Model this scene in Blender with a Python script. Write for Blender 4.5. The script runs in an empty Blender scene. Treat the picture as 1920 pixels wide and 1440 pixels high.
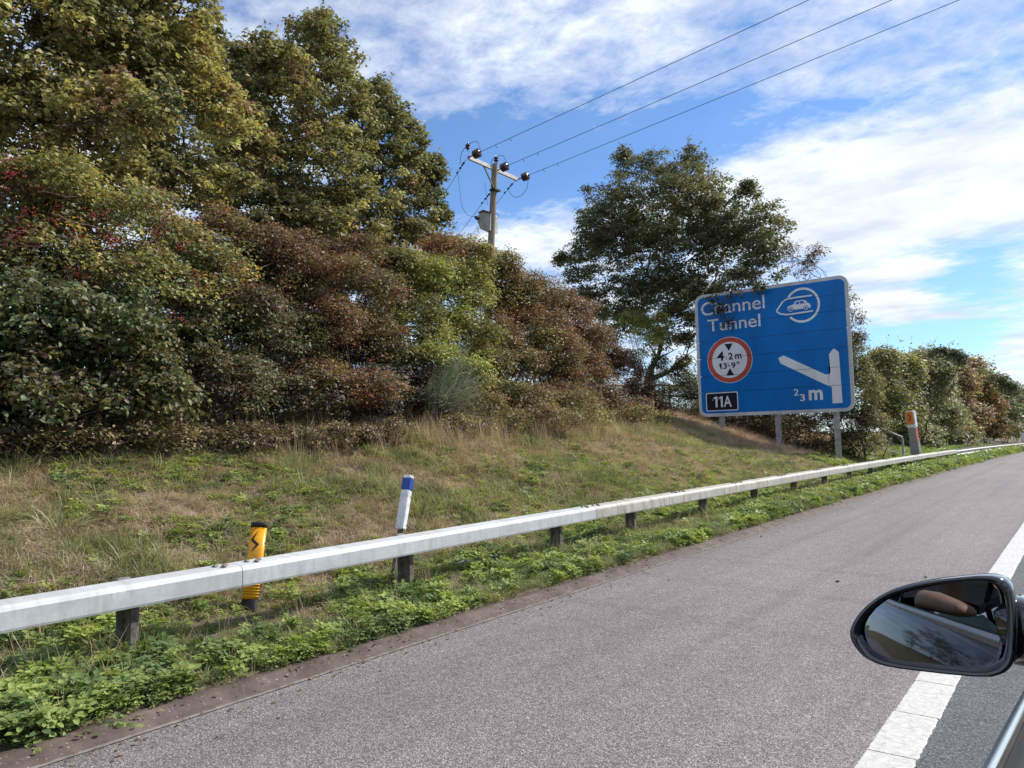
import bpy, bmesh, math, random
import numpy as np
from mathutils import Vector, Matrix
from math import radians, sin, cos, pi
C = bpy.context.scene
RNG = np.random.default_rng(7)
random.seed(7)

# ------------------------------------------------------------------ camera, sky, sun, exposure
H = 1.4                       # eye height
F = 1400.0                    # focal length in pixels of the 1920x1440 photograph
# world axes seen from the camera: rows of the matrix
_rd = np.array([2044-960.0, -(794-720.0), -F]); _yd = _rd/np.linalg.norm(_rd)
_a = math.atan(0.025)
_n = np.cross([cos(_a), sin(_a), 0], _yd); _n /= np.linalg.norm(_n)
if _n[1] < 0: _n = -_n
RM = np.array([np.cross(_yd, _n), _yd, _n])
cam = bpy.data.cameras.new('camera'); camo = bpy.data.objects.new('camera', cam)
C.collection.objects.link(camo); C.camera = camo
cam.sensor_fit = 'HORIZONTAL'; cam.sensor_width = 36.0; cam.lens = 36.0*F/1920
cam.clip_start = 0.05; cam.clip_end = 6000
camo.matrix_world = Matrix.Translation((0, 0, H)) @ Matrix(RM.tolist()).to_4x4()

def ray(u, v): return RM @ np.array([u-960, -(v-720), -F])/F      # depth along the view axis = 1
def atx(u, v, x): d = ray(u, v); return np.array([0, 0, H])+d*(x/d[0])
def aty(u, v, y): d = ray(u, v); return np.array([0, 0, H])+d*(y/d[1])
def atd(u, v, t): return np.array([0, 0, H])+ray(u, v)*t
def depth(p): return float(-(RM.T @ (np.array(p)-np.array([0, 0, H])))[2])

SUN_EL, SUN_AZ = radians(43), radians(30)      # azimuth clockwise from the road direction (+Y)
C.view_settings.view_transform = 'Standard'; C.view_settings.look = 'None'
C.view_settings.gamma = 1; C.view_settings.use_curve_mapping = False
C.view_settings.exposure = 0.72
sl = bpy.data.lights.new('sun', 'SUN'); so = bpy.data.objects.new('sun', sl); C.collection.objects.link(so)
sl.energy = 3.6; sl.angle = radians(0.6); sl.color = (1, 0.95, 0.87)
sdir = Vector((sin(SUN_AZ)*cos(SUN_EL), cos(SUN_AZ)*cos(SUN_EL), sin(SUN_EL)))
so.rotation_euler = sdir.to_track_quat('Z', 'Y').to_euler()
so.location = (30, 30, 60)

w = bpy.data.worlds.new('World'); C.world = w; w.use_nodes = True
NT = w.node_tree; NT.nodes.clear()
class G:
    """tiny node helper"""
    def __init__(s, t): s.t = t
    def n(s, typ, **k):
        nd = s.t.nodes.new(typ)
        ins = k.pop('ins', {})
        for a, b in k.items(): setattr(nd, a, b)
        for a, b in ins.items():
            if isinstance(b, bpy.types.NodeSocket): s.t.links.new(b, nd.inputs[a])
            else: nd.inputs[a].default_value = b
        return nd
    def m(s, op, a, b=0.0, c=None, clamp=False):
        nd = s.n('ShaderNodeMath', operation=op, use_clamp=clamp)
        for i, v in enumerate((a, b) if c is None else (a, b, c)):
            if isinstance(v, bpy.types.NodeSocket): s.t.links.new(v, nd.inputs[i])
            else: nd.inputs[i].default_value = v
        return nd.outputs[0]
    def noise(s, vec, scale, detail=4, rough=.55, dist=0, lac=2.0, col=False):
        nd = s.n('ShaderNodeTexNoise', ins={'Scale': scale, 'Detail': detail, 'Roughness': rough, 'Distortion': dist, 'Lacunarity': lac})
        if vec is not None: s.t.links.new(vec, nd.inputs['Vector'])
        return nd.outputs['Color' if col else 'Fac']
    def ramp(s, fac, stops, interp='LINEAR'):
        nd = s.n('ShaderNodeValToRGB'); cr = nd.color_ramp; cr.interpolation = interp
        while len(cr.elements) < len(stops): cr.elements.new(0.5)
        for e, (p, c) in zip(cr.elements, stops):
            e.position = p; e.color = (c, c, c, 1) if isinstance(c, (int, float)) else (*c, 1)
        s.t.links.new(fac, nd.inputs[0]); return nd.outputs[0]
    def mix(s, f, a, b, mode='MIX'):
        nd = s.n('ShaderNodeMix', data_type='RGBA', blend_type=mode)
        for i, v in ((0, f), (6, a), (7, b)):
            if isinstance(v, bpy.types.NodeSocket): s.t.links.new(v, nd.inputs[i])
            elif i == 0: nd.inputs[0].default_value = v
            else: nd.inputs[i].default_value = (*v, 1) if len(v) == 3 else v
        return nd.outputs[2]
g = G(NT)
sky = g.n('ShaderNodeTexSky', sky_type='NISHITA', sun_disc=False, sun_elevation=SUN_EL, sun_rotation=SUN_AZ,
          air_density=1.0, dust_density=0.25, ozone_density=2.6)
tc = g.n('ShaderNodeTexCoord')
sep = g.n('ShaderNodeSeparateXYZ', ins={0: tc.outputs['Generated']})
zz = g.m('ADD', g.m('MAXIMUM', sep.outputs[2], 0.0), 0.1)
P = g.n('ShaderNodeCombineXYZ', ins={0: g.m('DIVIDE', sep.outputs[0], zz), 1: g.m('DIVIDE', sep.outputs[1], zz), 2: 0.37})
Pv = P.outputs[0]
rotP = g.n('ShaderNodeMapping', ins={'Vector': Pv, 'Rotation': (0, 0, radians(35)), 'Scale': (1.0, 1.2, 1)}).outputs[0]
n1 = g.noise(rotP, 1.1, 8, .58, .25)
n2 = g.noise(rotP, 6.5, 7, .66, .25)
n3 = g.noise(Pv, 14, 5, .62, .3)
cov = g.m('ADD', g.m('MULTIPLY', n1, .50), g.m('ADD', g.m('MULTIPLY', n2, .50), g.m('MULTIPLY', n3, .24)))   # about .62
def blob(x, y, rx, ry, amp, rot=0):
    global cov
    mp = g.n('ShaderNodeMapping', vector_type='TEXTURE', ins={'Vector': Pv, 'Location': (x, y, 0.37), 'Rotation': (0, 0, radians(rot)), 'Scale': (rx, ry, 1)})
    ln = g.n('ShaderNodeVectorMath', operation='LENGTH', ins={0: mp.outputs[0]}).outputs['Value']
    k = g.m('MULTIPLY', g.m('POWER', 2.718, g.m('MULTIPLY', g.m('MULTIPLY', ln, ln), -1.0)), amp)
    cov = g.m('ADD', cov, k)
blob(-1.32, 1.62, .42, .42, -.32)      # the blue gap over the pole
blob(-.88, 1.85, .34, .16, -.17)
blob(-.45, 1.95, .40, .10, -.12)
blob(-.36, 3.6, .16, .42, -.30)        # blue low on the right
blob(-.70, 4.85, .5, .55, -.30)
blob(-.42, 2.6, .5, .45, .42)          # the big white bank
blob(-.74, 3.95, .16, .26, .52)
blob(-.58, 3.40, .20, .13, .42)
blob(-.50, 4.3, .20, .12, .2)
blob(-.28, 5.3, .14, .5, .28)
blob(-.9, 1.05, .6, .4, .0)
blob(-1.25, .72, .35, .2, -.05)
blob(-1.57, 2.3, .25, .25, .10)
fac = g.ramp(cov, [(0, 0), (.47, 0.04), (.60, .45), (.72, .88), (.86, 1)])
shade = g.noise(rotP, 2.2, 6, .6, .2)
ccol = g.mix(g.ramp(shade, [(.36, 0), (.66, 1)]), (5.2, 5.75, 6.8), (8.2, 8.5, 8.9))
skyc = g.mix(1.0, sky.outputs[0], (0.70, 0.93, 1.19), 'MULTIPLY')
col = g.mix(fac, skyc, ccol)
bg = g.n('ShaderNodeBackground', ins={0: col, 1: 0.086})
g.n('ShaderNodeOutputWorld', ins={0: bg.outputs[0]})

# ------------------------------------------------------------------ helpers
def tag(o, label=None, cat=None, group=None, kind=None):
    if label: o['label'] = label
    if cat: o['category'] = cat
    if group: o['group'] = group
    if kind: o['kind'] = kind
    return o
def empty(name, loc=(0, 0, 0), **k):
    o = bpy.data.objects.new(name, None); C.collection.objects.link(o); o.location = loc
    o.empty_display_size = .2
    return tag(o, **k)
def link(name, me, mat=None, parent=None, loc=None, link_it=True, **k):
    o = bpy.data.objects.new(name, me)
    if link_it: C.collection.objects.link(o)
    if mat is not None and not me.materials: me.materials.append(mat)
    if parent is not None:
        o.parent = parent
        # parts are written in world coordinates unless loc is given
        if loc is None: o.location = -Vector(parent.location) if parent.type == 'EMPTY' else (0, 0, 0)
    if loc is not None: o.location = loc
    return tag(o, **k)
def np_mesh(name, v, f, colors=None, smooth=False):
    """v (n,3); f (m,k) all faces with k corners; colors (n,3)"""
    me = bpy.data.meshes.new(name); v = np.asarray(v, np.float32); f = np.asarray(f, np.int32)
    me.vertices.add(len(v)); me.vertices.foreach_set('co', v.ravel())
    m, k = f.shape
    me.loops.add(m*k); me.loops.foreach_set('vertex_index', f.ravel())
    me.polygons.add(m); me.polygons.foreach_set('loop_start', np.arange(0, m*k, k, dtype=np.int32))
    me.polygons.foreach_set('loop_total', np.full(m, k, np.int32))
    if smooth: me.polygons.foreach_set('use_smooth', np.ones(m, bool))
    me.update(calc_edges=True)
    if colors is not None:
        at = me.color_attributes.new('tint', 'FLOAT_COLOR', 'POINT')
        c = np.ones((len(v), 4), np.float32); c[:, :3] = colors; at.data.foreach_set('color', c.ravel())
    return me
def py_mesh(name, v, f, smooth=False):
    me = bpy.data.meshes.new(name); me.from_pydata([tuple(map(float, p)) for p in v], [], f); me.update()
    if smooth: me.polygons.foreach_set('use_smooth', [True]*len(me.polygons))
    return me
def bm_mesh(name, bm, smooth=False):
    me = bpy.data.meshes.new(name); bm.to_mesh(me); bm.free()
    if smooth: me.polygons.foreach_set('use_smooth', [True]*len(me.polygons))
    return me
def box_bm(bm, c, s, rot=None, bevel=0):
    r = bmesh.ops.create_cube(bm, size=1); vs = r['verts']
    bmesh.ops.scale(bm, vec=s, verts=vs)
    if bevel:
        es = list({e for v in vs for e in v.link_edges})
        r2 = bmesh.ops.bevel(bm, geom=es, offset=bevel, segments=2, affect='EDGES'); vs = list({v for f in r2['faces'] for v in f.verts} | {v for v in vs if v.is_valid})
    if rot is not None: bmesh.ops.rotate(bm, cent=(0, 0, 0), matrix=rot, verts=vs)
    bmesh.ops.translate(bm, vec=c, verts=vs)
    return vs
def box_mesh(name, c, s, rot=None, bevel=0):
    bm = bmesh.new(); box_bm(bm, c, s, rot, bevel); return bm_mesh(name, bm)
def tubes(name, paths, k=6, colors=None):
    """paths: list of (points (n,3), radii (n,)) -> one mesh of tapered tubes"""
    V = []; Fq = []; base = 0
    ang = np.linspace(0, 2*pi, k, endpoint=False)
    for pts, rad in paths:
        pts = np.asarray(pts, float); rad = np.asarray(rad, float); n = len(pts)
        t = np.gradient(pts, axis=0); t /= (np.linalg.norm(t, axis=1, keepdims=True)+1e-9)
        ref = np.array([0, 0, 1.0]) if abs(t[0][2]) < .9 else np.array([1.0, 0, 0])
        a = np.cross(t, ref); a /= (np.linalg.norm(a, axis=1, keepdims=True)+1e-9); b = np.cross(t, a)
        ring = pts[:, None]+rad[:, None, None]*(np.cos(ang)[None, :, None]*a[:, None]+np.sin(ang)[None, :, None]*b[:, None])
        V.append(ring.reshape(-1, 3))
        i = np.arange(n-1)[:, None]*k; j = np.arange(k)[None]; j2 = (j+1) % k
        q = np.stack([i+j, i+j2, i+k+j2, i+k+j], -1).reshape(-1, 4)+base
        Fq.append(q); base += n*k
    return np_mesh(name, np.concatenate(V), np.concatenate(Fq), smooth=True)
def curve_pts(p0, p1, n=7, sag=0.0, wob=0.0, up=None):
    p0 = np.asarray(p0, float); p1 = np.asarray(p1, float); t = np.linspace(0, 1, n)[:, None]
    p = p0*(1-t)+p1*t; L = np.linalg.norm(p1-p0)
    p[:, 2] -= (4*sag*t*(1-t))[:, 0]
    if wob:
        ph = RNG.uniform(0, 6.28, 6); am = RNG.normal(size=(2, 3))
        p += wob*L*(np.sin(t*5+ph[0])*am[0]+np.sin(t*9+ph[1])*am[1]*.4)*np.sin(pi*t)**.7
    return p
# smooth value noise (world metres)
_tab = np.random.default_rng(3).uniform(-1, 1, (256, 256))
def vnoise(x, y, s=1.0, o=0):
    x = np.asarray(x, float)/s+o*17.3; y = np.asarray(y, float)/s+o*9.1
    xi = np.floor(x).astype(int); yi = np.floor(y).astype(int); fx = x-xi; fy = y-yi
    fx = fx*fx*(3-2*fx); fy = fy*fy*(3-2*fy)
    T = lambda a, b: _tab[a % 256, b % 256]
    return (T(xi, yi)*(1-fx)+T(xi+1, yi)*fx)*(1-fy)+(T(xi, yi+1)*(1-fx)+T(xi+1, yi+1)*fx)*fy
def fbm(x, y, s, o=0): return vnoise(x, y, s, o)*.55+vnoise(x, y, s/2.1, o+1)*.3+vnoise(x, y, s/4.3, o+2)*.15

# ------------------------------------------------------------------ materials
def new_mat(name):
    m = bpy.data.materials.new(name); m.use_nodes = True; m.node_tree.nodes.clear(); return m, G(m.node_tree)
def finish(g, sh, disp=None):
    o = g.n('ShaderNodeOutputMaterial', ins={0: sh})
    return o
def mat_simple(name, col, rough=.5, metal=0.0, spec=.5, var=.12, scale=8, bump=0, bscale=60, coat=0):
    m, g = new_mat(name); tc = g.n('ShaderNodeTexCoord').outputs['Object']
    nz = g.noise(tc, scale, 5, .6)
    dark = tuple(c*(1-var*2) for c in col); lite = tuple(min(1, c*(1+var)) for c in col)
    c = g.mix(g.ramp(nz, [(.3, 0), (.7, 1)]), dark, lite)
    ins = {'Base Color': c, 'Roughness': rough, 'Metallic': metal, 'Specular IOR Level': spec, 'Coat Weight': coat}
    if bump:
        b = g.n('ShaderNodeBump', ins={'Height': g.noise(tc, bscale, 4, .6), 'Strength': bump, 'Distance': .01}); ins['Normal'] = b.outputs[0]
    finish(g, g.n('ShaderNodeBsdfPrincipled', ins=ins).outputs[0]); return m
def mat_leaf(name, trans=.35, rough=.5, spec=.35):
    m, g = new_mat(name)
    a = g.n('ShaderNodeAttribute', attribute_name='tint').outputs['Color']
    pos = g.n('ShaderNodeNewGeometry').outputs['Position']
    c = g.mix(g.ramp(g.noise(pos, 40, 2, .6), [(.3, .82), (.7, 1.12)]), (0, 0, 0), a)
    c2 = g.n('ShaderNodeVectorMath', operation='SCALE', ins={0: a}); g.t.links.new(g.ramp(g.noise(pos, 45, 2, .6), [(.3, .8), (.7, 1.15)]), c2.inputs['Scale'])
    col = c2.outputs[0]
    p = g.n('ShaderNodeBsdfPrincipled', ins={'Base Color': col, 'Roughness': rough, 'Specular IOR Level': spec})
    tcol = g.mix(1.0, col, (1.12, 1.12, .68), 'MULTIPLY')
    t = g.n('ShaderNodeBsdfTranslucent', ins={'Color': tcol})
    mx = g.n('ShaderNodeMixShader', ins={0: trans, 1: p.outputs[0], 2: t.outputs[0]})
    finish(g, mx.outputs[0]); return m
M = {}
M['leaf'] = mat_leaf('leaf', .34)
M['leaf_gloss'] = mat_leaf('leaf_gloss', .28, .55, .3)
M['grass'] = mat_leaf('grass_blade', .35, .5, .3)
M['bark'] = mat_simple('bark', (.055, .045, .036), .9, bump=.6, bscale=30, var=.3)
M['twig'] = mat_simple('twig', (.07, .05, .04), .85, var=.3)
M['berry'] = mat_simple('berry', (.42, .018, .03), .3, var=.3, scale=30)
M['steel_post'] = mat_simple('weathered_steel', (.15, .13, .115), .7, .0, var=.4, scale=14, bump=.2)
M['galv_grey'] = mat_simple('galvanised_grey', (.33, .33, .33), .5, .3, var=.2, scale=10)
M['zincbolt'] = mat_simple('bolt_rusty', (.22, .19, .16), .6, .3, var=.3, scale=60)
M['yellow'] = None
M['black_plastic'] = mat_simple('black_plastic', (.010, .010, .012), .6, spec=.2, var=.2, bump=.05)
M['gloss_black'] = mat_simple('gloss_black_paint', (.006, .006, .008), .08, spec=.6, var=.1, coat=1)
M['chrome'] = mat_simple('satin_chrome', (.75, .74, .72), .22, 1.0, var=.04)
M['rubber'] = mat_simple('rubber', (.009, .009, .01), .75, var=.2)
M['white_plastic'] = mat_simple('white_plastic', (.70, .71, .72), .45, var=.16, scale=16)
M['blue_reflector'] = mat_simple('blue_sheet', (.01, .055, .30), .35, var=.1, scale=30)
M['pole_wood'] = None
M['porcelain'] = mat_simple('brown_porcelain', (.035, .015, .012), .18, spec=.7, var=.3, scale=20)
M['wire'] = mat_simple('wire', (.035, .035, .04), .5, .5)
M['black'] = mat_simple('black', (.01, .01, .012), .5)
M['box_grey'] = mat_simple('transformer_grey', (.46, .46, .47), .5, var=.18, scale=5)
M['arm_grey'] = mat_simple('crossarm_zinc', (.50, .48, .47), .5, .1, var=.12, scale=5)
M['sign_back'] = mat_simple('sign_joint', (.02, .03, .06), .7)
M['skin'] = mat_simple('skin', (.55, .33, .22), .5, var=.08, scale=20)
M['shirt'] = mat_simple('mint_shirt', (.42, .60, .53), .9, var=.1, scale=20)
M['trousers'] = mat_simple('trousers', (.05, .06, .09), .9)
M['hair'] = mat_simple('hair', (.05, .03, .02), .6)
M['upholstery'] = mat_simple('upholstery', (.010, .010, .011), .8)
M['orange'] = mat_simple('orange_sheet', (.72, .20, .03), .4, var=.12, scale=20)
M['red_orange'] = mat_simple('red_orange_stripe', (.60, .10, .04), .45, var=.1)
M['timber'] = mat_simple('grey_timber', (.20, .17, .14), .85, var=.3, scale=12, bump=.4)
M['litter'] = mat_simple('white_litter', (.75, .76, .74), .6, var=.1)
M['litter_dark'] = mat_simple('black_debris', (.01, .01, .01), .8)
def mk_wood():
    m, g = new_mat('pole_wood'); tc = g.n('ShaderNodeTexCoord').outputs['Object']
    mp = g.n('ShaderNodeMapping', ins={'Vector': tc, 'Scale': (14, 14, 1.0)}).outputs[0]
    nz = g.noise(mp, 3, 6, .65, .4)
    c = g.ramp(nz, [(.3, (.11, .085, .065)), (.5, (.25, .21, .165)), (.72, (.36, .31, .25))])
    b = g.n('ShaderNodeBump', ins={'Height': nz, 'Strength': .5, 'Distance': .02})
    finish(g, g.n('ShaderNodeBsdfPrincipled', ins={'Base Color': c, 'Roughness': .85, 'Normal': b.outputs[0]}).outputs[0]); return m
M['pole_wood'] = mk_wood()
def mk_beam(name, base, stain, amt):
    m, g = new_mat(name); pos = g.n('ShaderNodeNewGeometry').outputs['Position']
    mp = g.n('ShaderNodeMapping', ins={'Vector': pos, 'Scale': (1, .35, 1.6)}).outputs[0]
    big = g.noise(mp, 3.5, 6, .62, .6); fine = g.noise(pos, 55, 4, .6)
    vor = g.n('ShaderNodeTexVoronoi', ins={'Vector': pos, 'Scale': 60.0}).outputs['Distance']
    streak = g.noise(g.n('ShaderNodeMapping', ins={'Vector': pos, 'Scale': (1, 5, 1.4)}).outputs[0], 3, 4, .6)
    c = g.mix(g.ramp(big, [(.35, 0), (.65, 1)]), tuple(x*.70 for x in base), base)
    c = g.mix(g.ramp(fine, [(.35, .25), (.7, 0)]), c, tuple(x*.62 for x in base))
    c = g.mix(g.m('MULTIPLY', g.ramp(vor, [(.0, 1), (.5, 0)]), .10), c, (.9, .9, .9))
    c = g.mix(g.m('MULTIPLY', g.ramp(g.m('MULTIPLY', streak, g.m('ADD', big, .5)), [(.45, 0), (.68, 1)]), amt), c, stain)
    ins = {'Base Color': c, 'Roughness': .52, 'Metallic': .15, 'Specular IOR Level': .4,
           'Normal': g.n('ShaderNodeBump', ins={'Height': big, 'Strength': .12, 'Distance': .02}).outputs[0]}
    finish(g, g.n('ShaderNodeBsdfPrincipled', ins=ins).outputs[0]); return m
M['beam_a'] = mk_beam('galvanised_beam', (.64, .66, .675), (.33, .32, .29), .5)
M['beam_b'] = mk_beam('galvanised_beam_dirty', (.58, .56, .51), (.29, .225, .165), .75)
def mk_road(name, palette, tint_scale, dark=0):
    m, g = new_mat(name); pos = g.n('ShaderNodeNewGeometry').outputs['Position']
    v = g.n('ShaderNodeTexVoronoi', ins={'Vector': pos, 'Scale': 118.0, 'Randomness': 1.0})
    v2 = g.n('ShaderNodeTexVoronoi', ins={'Vector': pos, 'Scale': 165.0})
    cr = g.n('ShaderNodeSeparateColor', ins={0: v.outputs['Color']})
    c = g.ramp(cr.outputs[0], palette)
    gap = g.ramp(v.outputs['Distance'], [(.30, 0), (.62, 1)])
    c = g.mix(g.m('MULTIPLY', gap, .75), c, tuple(x*.28 for x in palette[1][1]))
    c = g.mix(.35, c, g.ramp(g.n('ShaderNodeSeparateColor', ins={0: v2.outputs['Color']}).outputs[1], palette))
    big = g.noise(g.n('ShaderNodeMapping', ins={'Vector': pos, 'Scale': (1, .25, 1)}).outputs[0], .9, 4, .55)
    mid = g.noise(pos, 6, 3, .6)
    c = g.mix(1.0, c, g.ramp(big, [(.3, .84), (.7, 1.10)]), 'MULTIPLY')
    c = g.mix(1.0, c, g.ramp(mid, [(.3, .92), (.7, 1.07)]), 'MULTIPLY')
    lon = g.noise(g.n('ShaderNodeMapping', ins={'Vector': pos, 'Scale': (3.2, .06, 1)}).outputs[0], 1.0, 5, .6)
    c = g.mix(1.0, c, g.ramp(lon, [(.3, .80), (.5, 1.0), (.72, 1.10)]), 'MULTIPLY')
    oil = g.ramp(g.noise(g.n('ShaderNodeMapping', ins={'Vector': pos, 'Scale': (1, .5, 1)}).outputs[0], 1.7, 5, .7, .4), [(.66, 0), (.76, .35)])
    c = g.mix(oil, c, (.04, .038, .038))
    h = g.m('SUBTRACT', 1.0, v.outputs['Distance'])
    b = g.n('ShaderNodeBump', ins={'Height': h, 'Strength': .75, 'Distance': .006})
    finish(g, g.n('ShaderNodeBsdfPrincipled', ins={'Base Color': c, 'Roughness': .75, 'Specular IOR Level': .35, 'Normal': b.outputs[0]}).outputs[0]); return m
M['shoulder'] = mk_road('hard_shoulder_asphalt', [(0, (.06, .048, .05)), (.35, (.180, .154, .154)), (.7, (.290, .254, .251)), (.93, (.44, .395, .385)), (1, (.6, .56, .55))], 1)
M['lane'] = mk_road('lane_asphalt', [(0, (.025, .026, .031)), (.35, (.075, .078, .088)), (.75, (.135, .14, .155)), (.95, (.27, .27, .29)), (1, (.4, .4, .42))], 1)
def mk_paint():
    m, g = new_mat('road_paint'); pos = g.n('ShaderNodeNewGeometry').outputs['Position']
    nz = g.noise(pos, 30, 6, .7); sp = g.noise(pos, 120, 3, .6)
    cr = g.n('ShaderNodeTexVoronoi', feature='DISTANCE_TO_EDGE', ins={'Vector': g.mix(.06, pos, g.noise(pos, 9, 3, .6, col=True)), 'Scale': 16.0}).outputs['Distance']
    c = g.mix(g.ramp(nz, [(.35, .0), (.7, 1)]), (.40, .39, .37), (.60, .595, .58))
    c = g.mix(g.ramp(sp, [(.62, 0), (.74, .55)]), c, (.2, .2, .2))
    c = g.mix(g.ramp(cr, [(.0, .55), (.035, 0)]), c, (.22, .21, .2))
    b = g.n('ShaderNodeBump', ins={'Height': nz, 'Strength': .35, 'Distance': .005})
    finish(g, g.n('ShaderNodeBsdfPrincipled', ins={'Base Color': c, 'Roughness': .65, 'Normal': b.outputs[0]}).outputs[0]); return m
M['paint'] = mk_paint()
def mk_kerb():
    m, g = new_mat('brown_channel_concrete'); pos = g.n('ShaderNodeNewGeometry').outputs['Position']
    nz = g.noise(pos, 5, 6, .65); sp = g.n('ShaderNodeTexVoronoi', ins={'Vector': pos, 'Scale': 62.0})
    c = g.ramp(nz, [(.3, (.05, .036, .03)), (.5, (.088, .064, .053)), (.75, (.15, .115, .098))])
    rnd = g.n('ShaderNodeSeparateColor', ins={0: sp.outputs['Color']}).outputs[0]
    dots = g.m('MULTIPLY', g.m('MULTIPLY', g.ramp(rnd, [(.80, 0), (.95, .8)]), g.ramp(g.noise(pos, 2.5, 3, .6), [(.4, .3), (.6, 1)])), g.ramp(sp.outputs['Distance'], [(.20, 1), (.34, 0)]))
    c = g.mix(dots, c, (.55, .48, .42))
    b = g.n('ShaderNodeBump', ins={'Height': g.noise(pos, 40, 5, .65), 'Strength': .5, 'Distance': .01})
    finish(g, g.n('ShaderNodeBsdfPrincipled', ins={'Base Color': c, 'Roughness': .85, 'Normal': b.outputs[0]}).outputs[0]); return m
M['kerb'] = mk_kerb()
def mk_soil():
    m, g = new_mat('bank_soil'); pos = g.n('ShaderNodeNewGeometry').outputs['Position']
    nz = g.noise(pos, 1.2, 6, .6); fn = g.noise(pos, 18, 6, .7)
    c = g.mix(g.ramp(nz, [(.4, 0), (.6, 1)]), (.20, .155, .11), (.11, .115, .06))
    c = g.mix(1.0, c, g.ramp(fn, [(.25, .45), (.75, 1.4)]), 'MULTIPLY')
    b = g.n('ShaderNodeBump', ins={'Height': fn, 'Strength': .9, 'Distance': .04})
    finish(g, g.n('ShaderNodeBsdfPrincipled', ins={'Base Color': c, 'Roughness': .95, 'Specular IOR Level': .1, 'Normal': b.outputs[0]}).outputs[0]); return m
M['soil'] = mk_soil()

# ------------------------------------------------------------------ ground, road, kerb, paint
def zr(y):
    y = np.asarray(y, float)
    return np.where(y < 0, 0, np.where(y < 60, -0.00012*y*y, -.432-.0144*(np.minimum(y, 300)-60)))
PX = np.array([0, .25, 1.15, 1.9, 2.5, 4.4, 6.4, 8.9, 12, 20, 60, 400.])
PZ = np.array([.05, .06, .06, .13, .27, .80, 1.46, 2.25, 2.75, 3.1, 3.2, 3.2])
def gz(x, y):
    x = np.asarray(x, float); y = np.asarray(y, float); s = -4.0-x
    b = np.interp(s-.1*(s > .1), PX, PZ)
    bump = np.exp(-((y-15)/6.5)**2)*.26+.10*np.exp(-((y-2)/5)**2)
    far = np.clip((y-34)/30, 0, 1)*.65
    b = b*(1+bump)*(1-far)
    b = b+fbm(x, y, 2.2)*.11*np.clip((s-.9)/1.5, 0, 1)+fbm(x, y, .5, 5)*.018*np.clip(s/.5, 0, 1)
    flat = -.07
    right = np.interp(x, [11, 14, 60, 400], [0, .1, 1.5, 2.5])
    return zr(y)+np.where(s > 0, b, np.where(x > 11, right+flat, flat))
def axis(parts):
    out = []
    for a, b, st in parts: out += list(np.arange(a, b, st))
    return np.array(out+[parts[-1][1]])
xs = axis([(-700, -100, 60), (-100, -20, 5), (-20, -12, .6), (-12, -4.05, .16)]); xs = np.concatenate([xs, [-4.001, -3.99, -3.7, 0, 5, 10.9, 11.1, 14, 20, 40, 80, 150, 400, 700]])
xs = np.unique(xs)
ys = axis([(-400, -60, 30), (-60, -6, 2), (-6, 12, .16), (12, 40, .35), (40, 90, 1.2), (90, 300, 15), (300, 1200, 90)])
X, Y = np.meshgrid(xs, ys); Z = gz(X, Y)
nx, ny = len(xs), len(ys)
i = np.arange(ny-1)[:, None]*nx; j = np.arange(nx-1)[None]
q = np.stack([i+j, i+j+1, i+nx+j+1, i+nx+j], -1).reshape(-1, 4)
link('ground', np_mesh('ground', np.stack([X, Y, Z], -1).reshape(-1, 3), q, smooth=True), M['soil'], kind='structure')
yr = axis([(-60, 0, 3), (0, 60, .8), (60, 300, 6)])
def strip(name, cols, mat, ysamp=yr, jit=None):
    """cols: list of (x, dz) across"""
    v = []; n = len(cols)
    for y in ysamp:
        z = float(zr(y))
        for kx, (x, dz) in enumerate(cols):
            dx = jit(kx, y) if jit else 0
            v.append((x+dx, y, z+dz))
    f = [(a*n+b, a*n+b+1, (a+1)*n+b+1, (a+1)*n+b) for a in range(len(ysamp)-1) for b in range(n-1)]
    return py_mesh(name, v, f, smooth=True)
XK, XL0, XL1 = -3.79, -0.865, -0.665
link('hard_shoulder', strip('hard_shoulder', [(XK-.04, 0), (-2, 0), (XL1-.05, 0)], M['shoulder']), M['shoulder'], kind='structure')
link('road', strip('road', [(XL1-.05, 0.0), (3, 0), (10.95, 0)], M['lane']), M['lane'], kind='structure')
# brown channel rising to the verge with a ragged outer edge
yk = axis([(-8, 45, .06), (45, 120, .5)])
def kj(k, y): return float(fbm(np.array(y), np.array(k*3.0), .5, 3))*[.0, .004, .012, .03, .05][k] if k < 5 else 0
me = strip('kerb', [(XK, .004), (XK-.012, .012), (XK-.06, .026), (XK-.12, .045), (XK-.20, .045), (XK-.25, -.05)], None, yk, lambda k, y: kj(min(k, 4), y))
link('kerb', me, M['kerb'], kind='structure')
joint = mat_simple('channel_edge', (.20, .18, .17), .8, var=.25, scale=20)
link('road_edge_joint', strip('road_edge_joint', [(XK-.012, .0045), (XK+.03, .0045)], None, yk, lambda k, y: .006*float(fbm(np.array(y), np.array(2.0), .3))), joint, kind='structure')
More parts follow.
